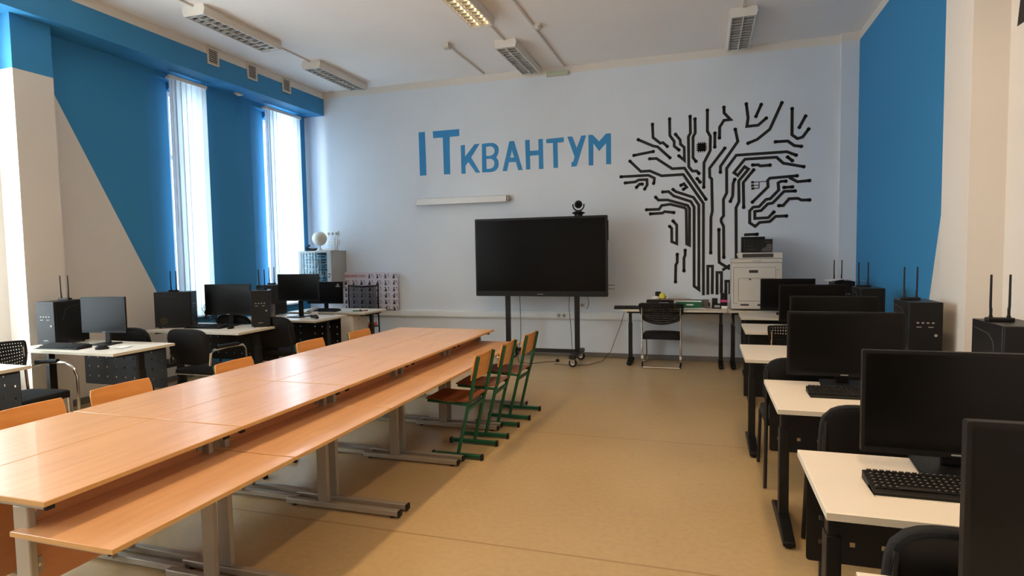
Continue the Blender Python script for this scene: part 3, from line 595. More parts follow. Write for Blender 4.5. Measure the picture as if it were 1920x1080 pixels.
# ------------------------------------------------------------------ computer towers and wireless antennas
def make_tower(w=.20, d=.36, h=.41):
    r = thing('computer_tower', '', 'computer')
    MB().box(-w/2, w/2, -d/2+.02, d/2, .012, h).build('case_body', side_panel_m, r, .003)
    MB().box(-w/2, w/2, -d/2, -d/2+.02, .012, h).build('front_panel', black_plastic, r, .004)
    ft = MB()
    for a in (-1, 1):
        for b in (-1, 1): ft.lathe([(.012, 0), (.012, .012)], 10, (a*(w/2-.03), b*(d/2-.04), 0))
    ft.build('rubber_foot', rubber, r)
    q = MB()
    for k in range(4): q.box(-.055+k*.03, -.04+k*.03, -d/2-.002, -d/2, h-.145, h-.135)
    for k in range(2): q.box(-.055+k*.07, -.025+k*.07, -d/2-.002, -d/2, h-.172, h-.166)
    q = q.build('ports', mark_m, r); q['kind'] = 'stuff'
    MB().lathe([(.010, -d/2-.002), (.010, -d/2)], 14, (.06, 0, h-.225), 'Y').build('power_button', mark_m, r)
    MB().box(-.03, .02, -d/2-.0015, -d/2, .045, .053).build('badge', mark_m, r)
    for s in (-1, 1):
        X = s*(w/2+.0012)
        MB().tube([(X, d/2-.03, h-.04), (X, -.02, h-.055), (X, -.07, h-.09), (X, -.09, h-.17)], .0018, 5).build('side_groove', groove_m, r)
    v = MB()
    for a in range(5):
        for b in range(5):
            if (a-2)**2+(b-2)**2 < 6: v.lathe([(.0035, -w/2-.0012), (.0035, -w/2)], 6, (0, d/2-.12+a*.016, .05+b*.016), 'X')
    v.build('side_vent', gold_m, r)
    return r
tw = make_tower()
def make_antenna():
    r = thing('wireless_antenna', '', 'antenna')
    MB().prism([(-.055, -.025), (.055, -.025), (.065, .0), (.055, .025), (-.055, .025), (-.065, 0)], 0, .018).build('base', black_plastic, r, .004)
    for s in (-1, 1):
        a = MB().tube([(s*.038, 0, .016), (s*.038, 0, .06), (s*(.038+.002), 0, .075), (s*.040, 0, .235)], [.007, .007, .0062, .0052], 8).build('antenna_rod', black_matte, r, smooth=True)
        MB().lathe([(.009, .012), (.009, .028)], 10, (s*.038, 0, 0)).build('hinge', black_plastic, a)
    return r
an = make_antenna()
TW = [(1.45, 3.58, 0, 'black computer tower at the right photo edge with gold side vent', 'pair of antennas on the tower at the right photo edge', 0), (1.44, 4.93, 0, 'black computer tower casting its shadow on the right pier', 'pair of antennas in front of the white edge of the blue wall', 1),
      (1.48, 6.46, 0, 'black computer tower in front of the blue right wall', 'pair of antennas in front of the middle of the blue right wall', 1), (1.50, 7.72, 0, 'black computer tower with a white sheet lying on it', 'pair of antennas behind the white sheet by the corner pilaster', 1),
      (-5.83, 4.17, .12, 'grey-fronted computer tower on the first left desk', 'pair of antennas on the first left tower', 0), (-5.78, 5.42, .5+PI/2, 'black computer tower turned side-on below the narrow blind', 'pair of antennas in front of the narrow blind', 0),
      (-4.96+.02, 5.72, .35, 'black computer tower right of the left-hand monitor by the blue wall', 'pair of antennas against the blue wall between the windows', 0), (-5.62, 6.84, 0, 'black computer tower hidden behind the corner-window monitor', 'pair of antennas against the bright corner blind', 0)]
for i, (x, y, rz, lb, la, m_) in enumerate(TW):
    if i == 6: x, y, rz = -4.86, 5.74, .62
    o = place(tw, i, (x, y, Z), rz, lb, 'computer towers on desks')
    if i == 5: o.scale = (1, 1.08, 1)
    ax, ay = (x-.03, y+.05)
    if i == 5: ax, ay = x-.0, y-.02
    place(an, i, (ax, ay, Z+.4105), 0 if i != 4 else .2, la, 'antennas on the computer towers')
sh = MB().grid(lambda u, v: ((u-.5)*.36, (v-.5)*.30, .004+.022*math.sin(PI*u)*(1-.3*v)), 8, 4, (0, 0, .001)).build('paper_sheet', paper_m, smooth=True)
tag(sh, 'white sheet of paper lying on top of the farthest right-hand tower', 'paper', None, (1.50, 7.60, Z+.4115), .1)
# ------------------------------------------------------------------ keyboards and mice
def make_keyboard(detail):
    r = thing('keyboard', '', 'keyboard'); w, d = .45, .155
    MB().prism([(-d/2, 0), (d/2, 0), (d/2, .030), (d/2-.015, .032), (-d/2+.02, .014), (-d/2, .010)], -w/2, w/2, 'X').build('body', black_plastic, r, .004)
    rows = 6; nk = 17; sl = .018/(.12); me = None; allk = MB(); gl = MB()
    for j in range(rows):
        y = -d/2+.032+j*.0195+(.006 if j == 5 else 0); z = .014+(y+d/2-.02)*sl+.001
        for i in range(nk+4):
            x = -w/2+.018+i*.0193+(.008 if i > 14 else 0)+(.008 if i > 17 else 0)
            if j == 0 and 4 <= i <= 8:
                if i != 6: continue
            if x > w/2-.014: continue
            ww = .052 if (j == 0 and i == 6) else .0082
            if detail:
                if ww < .02:
                    if me is None:
                        q = MB(); a, b = .0082, .0082
                        q.box(-a, a, -b, b, 0, .002); q.box(-a*.75, a*.75, -b*.7, b*.75, .002, .0065)
                        k = q.build('key', key_m, r, .0008, 1); me = k.data
                    else: k = bpy.data.objects.new('key', me); C.objects.link(k); k.parent = r
                    k.location = (x, y, z)
                    gl.box(x-.0028, x+.001, y, y+.003, z+.0065, z+.0069)
                else: MB().box(x-ww, x+ww, y-.0082, y+.0082, z, z+.006).build('space_bar', key_m, r, .001)
            else: allk.box(x-ww, x+ww, y-.0078, y+.0078, z, z+.006)
    if detail: o = gl.build('key_lettering', glyph_m, r); o['kind'] = 'stuff'
    else: o = allk.build('keys', key_m, r); o['kind'] = 'stuff'
    return r
kd = make_keyboard(True); kd.location = (.745, 2.235, Z); kd['label'] = 'large black keyboard on the near right-hand desk, keys clearly visible'; kd['group'] = 'keyboards'
kb = make_keyboard(False)
for i, (x, y, rz, z, lb) in enumerate(((.765, 3.58, 0, Z, 'black keyboard in front of the second right-hand monitor'), (-5.50, 3.93, .08, Z, 'black keyboard on the first left desk below the grey-lit screen'), (-5.35, 5.42, .1, Z, 'black keyboard by the black monitor at the blue wall'),
        (-5.15, 7.34, .1, Z, 'black keyboard under the monitor with the white emblem'), (-.93, 8.16, .12, .7655, 'black keyboard overhanging the left end of the back wall table'), (.86, 4.84, 0, Z, 'black keyboard hidden behind the third right-hand monitor'))):
    place(kb, i, (x, y, z), rz, lb, 'keyboards')
def make_mouse():
    r = thing('computer_mouse', '', 'mouse')
    MB().lathe([(.001, 0), (.9, .02), (1, .25), (.93, .6), (.6, .92), (.001, 1)], 18).build('shell', black_plastic, r, smooth=True); s = r.children[0]
    for v in s.data.vertices: v.co = Vector((v.co.x*.031, v.co.y*.056, v.co.z*.036*(1-.25*max(0, v.co.y))))
    MB().box(-.003, .003, .02, .04, .028, .035).build('scroll_wheel', rubber, r, .002)
    return r
ms = make_mouse()
for i, (x, y, rz, lb) in enumerate(((-5.07, 3.95, -.7, 'black computer mouse at the front edge of the first left desk'), (-5.02, 5.42, .3, 'black computer mouse beside the keyboard at the blue wall'), (-4.78, 6.62, .2, 'black computer mouse on the paper-strewn left desk'), (.98, 7.62, .2, 'black computer mouse left of the farthest right monitor'))):
    if i == 3: x, y = .90, 7.55
    place(ms, i, (x, y, Z), rz, lb, 'computer mice')
# ------------------------------------------------------------------ office chairs (face +Y, origin under the seat centre)
def shell_back(w, z0, z1, y, bow, lean, th, n=14, mth=8, corner=.35):
    """rounded padded back"""
    def f(u, v):
        a = 2*u-1; b = 2*v-1
        k = 1-corner*.5*abs(b)**5; return (a*w/2*k, y-lean*v-bow*(1-a*a), z0+(z1-z0)*(.5+b/2*(1-.16*abs(a)**5)))
    return f
def make_visitor(metal, arms, name='office_chair'):
    r = thing(name, '', 'chair')
    MB().grid(shell_back(.49, .50, .86, -.20, .035, .07, 0), 14, 8, (0, .035, 0)).build('backrest', fabric, r, .008, smooth=True)
    MB().grid(shell_back(.47, .52, .84, -.207, .035, .065, 0), 12, 6, (0, -.006, 0)).build('back_shell', black_plastic, r, smooth=True)
    MB().grid(lambda u, v: ((2*u-1)*.235*(1-.06*abs(2*v-1)**4), -.20+v*.44, .445+.02*(1-(2*u-1)**4)*(1-(2*v-1)**4)), 10, 10, (0, 0, -.045)).build('seat', fabric, r, .01, smooth=True)
    for s in (-1, 1):
        x = s*.245
        if arms:
            l = MB().tube([(x, -.24, .012), (x, .0, .012), (x, .22, .012), (x, .25, .04), (x, .26, .35), (x, .25, .60), (x, .21, .645), (x, .0, .655), (x, -.18, .645), (x, -.215, .62), (x*.98, -.225, .50)], .0125, 8).build('arm_frame', metal, r, smooth=True)
            MB().tube([(x, .15, .662), (x, -.14, .668)], .021, 8).build('armrest_pad', black_plastic, l, smooth=True)
        else:
            MB().tube([(x*.95, -.26, .004), (x*.92, -.225, .42), (x*.92, -.235, .56), (x*.9, -.26, .78)], .0115, 8).build('leg', metal, r, smooth=True)
            MB().tube([(x*.95, .25, .004), (x*.92, .20, .40), (x*.92, .16, .42), (x*.92, -.22, .42)], .0115, 8).build('leg', metal, r, smooth=True)
    MB().tube([(-.235, -.18, .40), (.235, -.18, .40)], .011, 8).tube([(-.235, .16, .40), (.235, .16, .40)], .011, 8).build('seat_rail', metal, r, smooth=True)
    return r
ca = make_visitor(chrome, True)
cb = make_visitor(black_metal, False)
for i, (x, y, rz, lb) in enumerate(((-4.78, 4.84, 0, 'black office chair with chrome arms right of the first left desk'),)):
    place(ca, i, (x, y, 0), rz, lb)
k = 0
for (x, y, rz, lb) in ((-5.54, 4.84, .05, 'black office chair with only its rounded top showing behind the first left desk'), (-5.35, 6.07, 0, 'black office chair behind the blue-wall monitor, top edge only'), (-4.70, 5.98, 0, 'black office chair in front of the corner-window monitor'),
        (.69, 1.97, 0, 'black office chair back at the bottom edge, before the nearest right desk'), (.74, 3.2, 0, 'black office chair left of the largest monitor at the second right desk'), (.61, 4.38, 0, 'black office chair at the third right desk, partly hidden by a monitor')):
    place(cb, k, (x, y, 0), rz, lb, 'black office chairs'); k += 1
def perf(mb, P, nu, nv, hs=.5, depth=None):
    """perforated sheet: grid of square cells with diamond holes"""
    V = {}
    def vt(u, v):
        key = (round(u, 5), round(v, 5))
        if key not in V: V[key] = mb.b.verts.new(P(u, v))
        return V[key]
    for j in range(nv):
        for i in range(nu):
            u0, u1, v0, v1 = i/nu, (i+1)/nu, j/nv, (j+1)/nv; uc, vc = (u0+u1)/2, (v0+v1)/2; du, dv = (u1-u0)/2*hs, (v1-v0)/2*hs
            c = [vt(u0, v0), vt(u1, v0), vt(u1, v1), vt(u0, v1)]; d = [vt(uc, vc-dv), vt(uc+du, vc), vt(uc, vc+dv), vt(uc-du, vc)]
            for f in ((c[0], c[1], d[0]), (c[1], d[1], d[0]), (c[1], c[2], d[1]), (c[2], d[2], d[1]), (c[2], c[3], d[2]), (c[3], d[3], d[2]), (c[3], c[0], d[3]), (c[0], d[0], d[3])): mb.b.faces.new(f)
def make_perforated_chair():
    r = thing('sled_chair', '', 'chair')
    f = lambda u, v: Vector(((2*u-1)*.275*(1-.22*(1-v)**2.2), -.20-.03*(1-(2*u-1)**2)-.05*v, .585+.27*v+.045*(1-v)*(2*u-1)**2-.012*(2*u-1)**2*v))
    m = MB(); perf(m, f, 26, 9, .55)
    o = m.build('backrest', black_plastic, r, smooth=True); md = o.modifiers.new('solid', 'SOLIDIFY'); md.thickness = .005
    rim = [f(u/12, 1) for u in range(13)]+[f(1, 1-v/6) for v in range(1, 7)]+[f(1-u/12, 0) for u in range(1, 13)]+[f(0, v/6) for v in range(1, 7)]
    MB().tube(rim, .011, 8, False).build('back_frame', black_plastic, r, smooth=True)
    MB().grid(lambda u, v: ((2*u-1)*.25*(1-.08*abs(2*v-1)**4), -.19+v*.42, .435+.02*(1-(2*u-1)**4)*(1-(2*v-1)**4)), 10, 10, (0, 0, -.065)).build('seat', fabric, r, .012, smooth=True)
    for s in (-1, 1):
        x = s*.245
        MB().tube([(x, -.235, .80), (x, -.215, .50), (x, -.20, .30), (x, -.195, .12), (x, -.17, .06), (x, -.05, .05), (x*.95, .2, .016), (x*.9, .23, .03), (x*.92, .21, .38)], .0115, 8).build('frame_tube', chrome, r, smooth=True)
        MB().lathe([(.016, -.02), (.018, 0), (.016, .02)], 10, (x, -.196, .14)).build('joint_cap', plast_white, r, smooth=True)
    MB().tube([(-.235, -.24, .014), (.235, -.24, .014)], .012, 8).build('floor_bar', chrome, r, smooth=True)
    for s in (-1, 1): MB().tube([(s*.235, -.24, .014), (s*.245, -.19, .06)], .013, 8).build('floor_bracket', black_plastic, r)
    return r
pc = make_perforated_chair()
for i, (x, y, rz, lb) in enumerate(((-.53, 8.24, 0, 'black perforated-back chair with chrome sled frame at the back wall table'), (.83, 6.09, 0, 'black perforated-back chair among the right-hand desks'), (-5.36, 3.46, -PI/2+.15, 'black perforated-back chair with chrome arm at the left photo edge'))):
    o = place(pc, i, (x, y, 0), rz, lb, 'perforated-back chairs')
o_arm = o
for s in (-1, 1):
    x = s*.27
    a = MB().tube([(x, -.22, .62), (x, .0, .665), (x, .16, .66), (x, .23, .62), (x, .26, .54), (x, .265, .30), (x*.98, .25, .03)], .0125, 8).build('arm_frame', chrome, o_arm, smooth=True)
    MB().tube([(x, -.14, .662), (x, .08, .675)], .02, 8).build('armrest_pad', black_plastic, a, smooth=True)
# mesh-backed chair behind the corner desk
r = thing('mesh_chair', 'mesh-backed chair with orange seat between the corner desk and poster', 'chair', (-5.12, 8.14, 0), PI)
MB().grid(lambda u, v: ((u-.5)*.48, -.20-.03*(1-(2*u-1)**2)*-1, .64+v*.42), 8, 4).build('mesh_back', mesh_fab, r, smooth=True)
MB().tube([(-.26, -.21, .62), (-.262, -.20, .85), (-.265, -.21, 1.06), (0, -.175, 1.045), (.265, -.21, 1.06), (.262, -.20, .85), (.26, -.21, .62), (0, -.18, .63), (-.26, -.21, .62)], .015, 8).build('back_frame', black_plastic, r, smooth=True)
MB().box(-.24, .24, -.20, .24, .43, .49).build('seat', orange_m, r, .02, 3)
for s in (-1, 1): MB().tube([(s*.25, -.25, .005), (s*.25, -.23, .45), (s*.255, -.21, .66)], .012).tube([(s*.25, .23, .005), (s*.25, .2, .43), (s*.25, -.22, .43)], .012).build('leg', black_metal, r, smooth=True)
# white pedestal under the corner desk
r = thing('drawer_pedestal', 'white drawer pedestal beneath the far left corner desk', 'drawers', (-4.82, 7.44, 0))
bx('body', desk_white, -.17, .17, -.19, .22, .05, .71, r, .003)
for i in range(3):
    d = bx('drawer', desk_white, .171, .186, -.18, .21, .07+i*.21, .27+i*.21, r, .002); bx('handle', chrome, .186, .2, -.05, .08, .22+i*.21, .23+i*.21, d)
q = MB()
for a in (-1, 1):
    for b in (-1, 1): q.lathe([(.022, 0), (.022, .05)], 10, (a*.13, b*.15, 0))
q.build('castor', rubber, r)
# ------------------------------------------------------------------ interactive display on a wheeled stand
r = thing('interactive_display', 'large black flat display on a wheeled stand under the lettering', 'display', (-2.168, 8.06, 0))
W2, z0, z1 = .938, .93, 2.02
MB().prism(rrect(-W2, W2, z0, z1, .01, 3), 0, .08, 'Y').build('bezel', black_plastic, r, .004)
MB().flat([(-W2+.025, z0+.075), (W2-.025, z0+.075), (W2-.025, z1-.03), (-W2+.025, z1-.03)], -.001).build('screen', tv_screen_m, r)
MB().box(-.03, -.015, -.003, 0, z0+.025, z0+.037).box(-.008, .05, -.003, 0, z0+.027, z0+.035).build('logo_mark', mark_m, r)
MB().box(W2, W2+.012, .02, .06, 1.68, 1.95).build('side_speaker', black_plastic, r, .003)
for z in (1.035, 1.085): MB().tube([(W2, .05, z), (W2+.09, .05, z-.003)], .004, 6).build('antenna', black_matte, r)
for s in (-1, 1):
    x = (s*.50)
    MB().box(x-.033, x+.033, .09, .14, .14, 1.7).build('post', black_metal, r, .004)
    f = MB().box(x-.045, x+.045, -.24, .42, .115, .165).build('base_foot', black_metal, r, .006)
    for yy in (-.20, .36):
        MB().box(x-.03, x+.03, yy-.03, yy-.024, .05, .115).box(x-.03, x+.03, yy+.024, yy+.03, .05, .115).box(x-.03, x+.03, yy-.03, yy+.03, .105, .115).build('castor_fork', grey_metal, r)
        MB().lathe([(.050, -.016), (.056, -.012), (.056, .012), (.050, .016)], 20, (x, yy, .056), 'Y').build('castor_wheel', rubber, r, smooth=True)
        MB().lathe([(.03, -.018), (.03, .018)], 16, (x, yy, .056), 'Y').build('wheel_hub', plast_white, r, smooth=True)
MB().box(-.46, .46, .28, .33, .105, .155).build('crossbar', black_metal, r, .004)
MB().box(-.56, .56, .085, .12, 1.25, 1.30).box(-.56, .56, .085, .12, 1.60, 1.65).build('mounting_rail', black_metal, r)
c = MB().tube([(-.31, .07, .93), (-.308, .09, .6), (-.31, .1, .35), (-.33, .0, .08), (-.30, -.05, .012), (-.1, -.12, .008), (.06, .05, .008), (.19, .10, .012)], .0045, 6).build('power_cable', cable_m)
tag(c, 'black cable hanging from the display to a loose plug on the floor', 'cable', None, (-2.168, 8.06, 0))
pl = MB().lathe([(.008, 0), (.022, .01), (.022, .04), (.006, .055)], 14, (0, 0, 0), 'X').build('power_plug', rubber, smooth=True); tag(pl, 'round black plug lying on the floor below the display', 'plug', None, (-1.975, 8.16, .0225), .6)
c = MB().tube([(.40, .10, .93), (.405, .03, .8), (.43, .06, .4), (.44, .05, .22), (.46, .08, .15)], .004, 6).build('signal_cable', cable_m); tag(c, 'thin cable running down beside the right display post', 'cable', None, (-2.168, 8.06, 0))
c = MB().tube([(.62, .10, .95), (.63, .2, .85), (.61, .3, .78), (.57, .36, .72)], .004, 6).build('short_cable', cable_m); tag(c, 'short black cable dangling in front of the wall socket', 'cable', None, (-2.168, 8.16, 0))
c = MB().tube([(-1.02, 8.18, .74), (-1.08, 8.3, .55), (-1.16, 8.35, .35), (-1.24, 8.4, .14), (-1.34, 8.3, .02), (-1.5, 8.02, .008), (-1.75, 7.95, .008), (-1.95, 8.0, .008)], .004, 6).build('floor_cable', cable_m); tag(c, 'thin black cable from the back table to the display stand', 'cable', None, (0, 0, 0))
# camera on the display
r = thing('conference_camera', 'black conference camera standing on top of the display', 'camera', (-1.62, 8.10, 2.0205))
MB().lathe([(.055, 0), (.055, .02), (.085, .035), (.088, .045), (.05, .062), (.03, .07)], 24).build('base', black_plastic, r, smooth=True)
MB().tube([(.075*math.cos(t), 0, .145+.075*math.sin(t)) for t in [PI*.93+k*(PI*1.14)/12 for k in range(13)]], .010, 8).build('yoke', black_plastic, r, smooth=True)
MB().lathe([(.001, -.055), (.03, -.05), (.048, -.03), (.055, 0), (.048, .03), (.03, .05), (.001, .055)], 20, (0, 0, .155), 'Y').build('head', black_matte, r, smooth=True)
MB().lathe([(.028, -.06), (.024, -.046)], 18, (0, 0, .155), 'Y').build('lens', tv_screen_m, r, smooth=True)
# ------------------------------------------------------------------ rack cabinet in the corner and what stands on it
r = thing('rack_cabinet', 'grey wall-mounted rack cabinet with glass door in the left corner', 'cabinet', (-5.93, 8.47, 1.0))
w_, d_, h_ = .305, .205, .62
MB().box(-w_, -w_+.02, -d_, d_, 0, h_).box(w_-.02, w_, -d_, d_, 0, h_).box(-w_+.02, w_-.02, -d_, d_, 0, .02).box(-w_+.02, w_-.02, -d_, d_, h_-.02, h_).box(-w_+.02, w_-.02, d_-.02, d_, .02, h_-.02).build('body', grey_cab, r)
dr = MB().box(-w_, -w_+.05, -d_-.015, -d_, 0, h_).box(w_-.075, w_, -d_-.015, -d_, 0, h_).box(-w_+.05, w_-.075, -d_-.015, -d_, 0, .03).box(-w_+.05, w_-.075, -d_-.015, -d_, h_-.03, h_).build('door', grey_cab, r, .002)
bx('door_glass', door_glass, -w_+.05, w_-.075, -d_-.010, -d_-.006, .03, h_-.03, dr)
MB().box(w_-.05, w_-.02, -d_-.022, -d_-.015, .24, .255).box(w_-.045, w_-.035, -d_-.025, -d_-.015, .19, .215).build('lock', dark_gap, dr)
rk = mat('rack_unit', (120, 140, 146), .4, .3)
for i, (za, zb) in enumerate(((.05, .13), (.15, .20), (.22, .30), (.33, .38), (.40, .46), (.49, .55))):
    u = bx('rack_unit', rk if i % 2 else mat_soc, -w_+.06, w_-.09, -d_+.03, -d_+.12, za, zb, r, .002)
    pm = MB()
    for k2 in range(12): pm.box(-w_+.08+k2*.033, -w_+.10+k2*.033, -d_+.027, -d_+.03, za+.015, zb-.012)
    pm = pm.build('ports', dark_gap, u); pm['kind'] = 'stuff'
q = MB()
for k2 in range(22):
    xa, xb = random.uniform(-w_+.08, w_-.12), random.uniform(-w_+.08, w_-.12); za, zb = random.uniform(.1, .5), random.uniform(.1, .52)
    q.tube([(xa, -d_+.025, za), ((xa+xb)/2, -d_+.012, min(za, zb)-.03), (xb, -d_+.025, zb)], .003, 5)
o = q.build('patch_cables', plast_white, r); o['kind'] = 'stuff'
T = 1.6205
r = thing('desk_phone', 'black desk telephone on top of the rack cabinet', 'telephone', (-6.06, 8.36, T), .5)
MB().prism([(-.09, 0), (.09, 0), (.09, .05), (-.09, .015)], -.08, .08, 'X').build('base', black_plastic, r, .006)
MB().tube([(-.05, -.10, .045), (-.05, -.04, .065), (-.05, .04, .08), (-.05, .10, .085)], [.022, .014, .014, .022], 10).build('handset', black_matte, r, smooth=True)
MB().box(0, .06, -.05, .04, .03, .045).build('keypad', mark_m, r, .002)
r = thing('globe_lamp', 'white globe on a small foot above the rack cabinet', 'lamp', (-5.90, 8.36, T))
MB().lathe([(.06, 0), (.06, .01), (.02, .03), (.012, .07), (.03, .085)], 20).build('foot', plast_white, r, smooth=True)
MB().lathe([(.001+.115*math.sin(PI*k2/14), .195-.115*math.cos(PI*k2/14)) for k2 in range(15)], 28).build('globe', mat('globe_plastic', (214, 208, 192), .45), r, smooth=True)
r = thing('wifi_router', 'flat white router with upright antennas on the rack cabinet', 'router', (-5.72, 8.40, T))
MB().box(-.09, .11, -.06, .06, 0, .03).build('body', plast_white, r, .008)
for x in (.04, .085): MB().tube([(x, .05, .02), (x, .05, .2)], [.011, .009], 8).build('antenna', plast_white, r, smooth=True)
# poster leaning on the trunking
r = thing('poster', 'white poster with rows of small dark figures leaning in the left corner', 'poster', (-5.17, 8.612, .6605))
pw, ph = .52, .60
MB().prism(rrect(-pw, pw, 0, ph, .02, 3), 0, .006, 'Y').build('board', mat('poster_board', (214, 208, 216), .7, var=.02), r)
fg = MB(); tx = MB(); rd = MB(); random.seed(3)
rows_ = 6; cols_ = 7
for j in range(rows_):
    for i in range(cols_):
        cx = -pw+.085+i*.147; cz = ph-.07-j*.103
        if j == 0 and i < 3:
            for q2 in range(3): rd.box(cx-.05, cx+.08, -.0015, 0, cz+.02-q2*.014, cz+.026-q2*.014)
            continue
        kind = random.randrange(4)
        fg.disc((cx+random.uniform(-.01, .01), cz+.030), .012, -.001, 8)
        hw = random.uniform(.016, .028)
        fg.flat([(cx-hw, cz-.03), (cx+hw, cz-.03), (cx+hw*.5, cz+.018), (cx-hw*.4, cz+.016)], -.001)
        if kind == 1: fg.flat([(cx-.034, cz+.0), (cx+.03, cz+.012), (cx+.03, cz+.018), (cx-.034, cz+.008)], -.0012)
        if kind == 2: fg.flat([(cx-.03, cz-.034), (cx+.034, cz-.034), (cx+.02, cz-.022), (cx-.02, cz-.022)], -.0012)
        if kind == 3: fg.flat([(cx, cz), (cx+.03, cz+.03), (cx+.034, cz+.026), (cx+.006, cz-.008)], -.0012)
        tx.box(cx+.038, cx+.058, -.001, 0, cz+.022, cz+.036)
        for q2 in range(4): tx.box(cx+.036, cx+.036+random.uniform(.035, .055), -.001, 0, cz+.008-q2*.010, cz+.0105-q2*.010)
o = fg.build('printed_figures', ink, r); o['kind'] = 'stuff'
o = tx.build('printed_text', ink, r); o['kind'] = 'stuff'
o = rd.build('red_heading', ink_red, r)
# ------------------------------------------------------------------ laser printer and boxes on it
r = thing('laser_printer', 'large off-white laser printer on the table right of the mural trunk', 'printer', (.625, 8.33, .7655))
a, b, h_ = .295, .24, .60
MB().box(-a, a, -b, b, .02, h_).build('body', printer_m, r, .006)
MB().box(-a-.003, a+.003, -b-.004, b, h_+.002, h_+.05).build('lid', printer_m, r, .008)
MB().prism([(-a+.10, h_+.052), (a, h_+.052), (a+.01, h_+.062), (a+.01, h_+.115), (a-.01, h_+.125), (-a+.09, h_+.125), (-a+.08, h_+.10)], -b+.06, b-.02, 'Y').build('output_tray_top', printer_m, r, .005)
MB().box(-a+.13, a-.10, -b+.055, -b+.062, h_+.066, h_+.112).build('output_slot', printer_dark, r)
g = MB()
for q in ((-a+.022, a-.075, h_-.058, h_-.054), (-a+.022, -a+.026, .09, h_-.058), (a-.079, a-.075, .09, h_-.058), (-a+.022, -a+.08, .088, .092), (-a+.08, a-.095, h_-.195, h_-.191), (-a+.08, -a+.084, .12, h_-.195), (a-.099, a-.095, .12, h_-.195), (-a+.08, a-.095, .118, .122), (-a, a, .02, .024)): g.box(q[0], q[1], -b-.0015, -b, q[2], q[3])
g.build('panel_gap', mat('gap_brown', (112, 96, 78), .7), r)
MB().box(-a+.085, a-.1, -b-.006, -b, .125, h_-.2).build('front_tray', printer_m, r, .003)
bx('handle_recess', printer_dark, -.09, .015, -b-.003, -b, h_-.125, h_-.09, r, .002); bx('tray_latch', printer_dark, -.09, -.065, -b-.008, -b, h_-.215, h_-.198, r)
for x in (-.19, .01, .12): bx('foot_slot', printer_dark, x, x+.10, -b-.003, -b, .062, .084, r)
MB().box(-.05, .055, -b-.006, -b-.004, h_+.018, h_+.026).build('name_mark', mark_m, r)
bx('power_light', dark_gap, a-.06, a-.045, -b-.003, -b, h_-.095, h_-.088, r)
def carton(name, label, cat, loc, rz, sx, sy, sz, m, hexes=0, lab=None, group=None):
    r = thing(name, label, cat, loc, rz, group); bx('carton', m, -sx/2, sx/2, -sy/2, sy/2, 0, sz, r, .002)
    MB().box(-sx/2+.004, sx/2-.004, -sy/2+.004, sy/2-.004, sz, sz+.002).build('lid_flap', m, r)
    if hexes:
        q = MB()
        for i in range(5):
            for j in range(4):
                if i+j < 3: continue
                cx = sx/2-.12+i*.026+(.013 if j % 2 else 0)-.01; cz = .095-j*.024+.0
                if cx > sx/2-.01 or cz < .01: continue
                o_ = [(cx+.013*math.cos(PI/6+PI/3*t), cz+.013*math.sin(PI/6+PI/3*t)) for t in range(6)]; i_ = [(cx+.0095*math.cos(PI/6+PI/3*t), cz+.0095*math.sin(PI/6+PI/3*t)) for t in range(6)]
                for t in range(6): q.b.faces.new([q.b.verts.new((p[0], -sy/2-.001, p[1])) for p in (o_[t], o_[(t+1) % 6], i_[(t+1) % 6], i_[t])])
        q.build('hexagon_print', mark_m, r)
    if lab: q = MB(); [q.box(l[0], l[1], -sy/2-.001, -sy/2, l[2], l[3]) for l in lab[1]]; q.build('printed_label', lab[0], r)
    return r
dim = mat('dim_print', (64, 62, 58), .6, var=0)
T = .7655+.726+.0005
carton('component_box', 'black carton with white hexagon pattern on top of the printer', 'box', (.65, 8.26, T), 0, .33, .12, .165, black_matte, 1, (dim, [(-.13, -.06, .075, .085), (-.13, -.03, .035, .045), (.07, .13, .13, .14)]))
carton('component_box', 'plain black carton behind the hexagon-patterned one on the printer', 'box', (.60, 8.42, T), .05, .28, .11, .20, black_matte)
# ------------------------------------------------------------------ things on the back wall table
T = .767
MBk = place(kb, 1, (-.60, 8.175, T+.034), -.06, 'second black keyboard stacked on the first one on the back wall table', 'keyboards')
carton('component_box', 'flat black carton with white label on the back wall table', 'box', (-.57, 8.43, T+.0), .05, .36, .20, .095, black_matte, 0, (paper_m, [(-.02, .11, .03, .07), (-.16, -.13, .04, .06)]))
carton('component_box', 'green and white carton on the back wall table', 'box', (-.19, 8.43, T), -.04, .33, .18, .10, green_card, 0, (paper_m, [(-.16, .16, .083, .10), (-.03, .06, .035, .052)]))
pb = bx('card_sheet', mat('brown_card', (150, 124, 104), .8), -.3, .3, -.1, .1, 0, .004); tag(pb, 'brown cardboard sheet lying over the two cartons on the back table', 'cardboard', None, (-.42, 8.42, T+.105), .03)
pb.scale = (.85, 1, 1)
r = thing('work_gloves', 'crumpled yellow and white bundle on the cartons at the back wall', 'bundle', (-.60, 8.42, T+.11))
m = MB().lathe([(.001, 0), (.045, .01), (.05, .04), (.03, .075), (.001, .085)], 12, (.06, 0, 0))
for v in m.b.verts: v.co += Vector((random.uniform(-.008, .008), random.uniform(-.008, .008), random.uniform(-.006, .006)))
m.build('yellow_piece', yellow_m, r, smooth=True)
m = MB().lathe([(.001, 0), (.06, .008), (.05, .03), (.001, .045)], 12, (-.03, -.01, 0)); m.build('white_piece', paper_m, r, smooth=True)
m = MB().box(-.04, .04, .03, .06, 0, .10); m.build('black_piece', black_matte, r, .015)
ps = MB().grid(lambda u, v: ((u-.5)*.36, (v-.5)*.2, .002+.006*math.sin(3*u+2*v)**2), 6, 4, (0, 0, .0015)).build('paper_sheet', paper_m, smooth=True); tag(ps, 'loose white papers at the front edge of the back wall table', 'paper', None, (-.16, 8.17, T), .1)
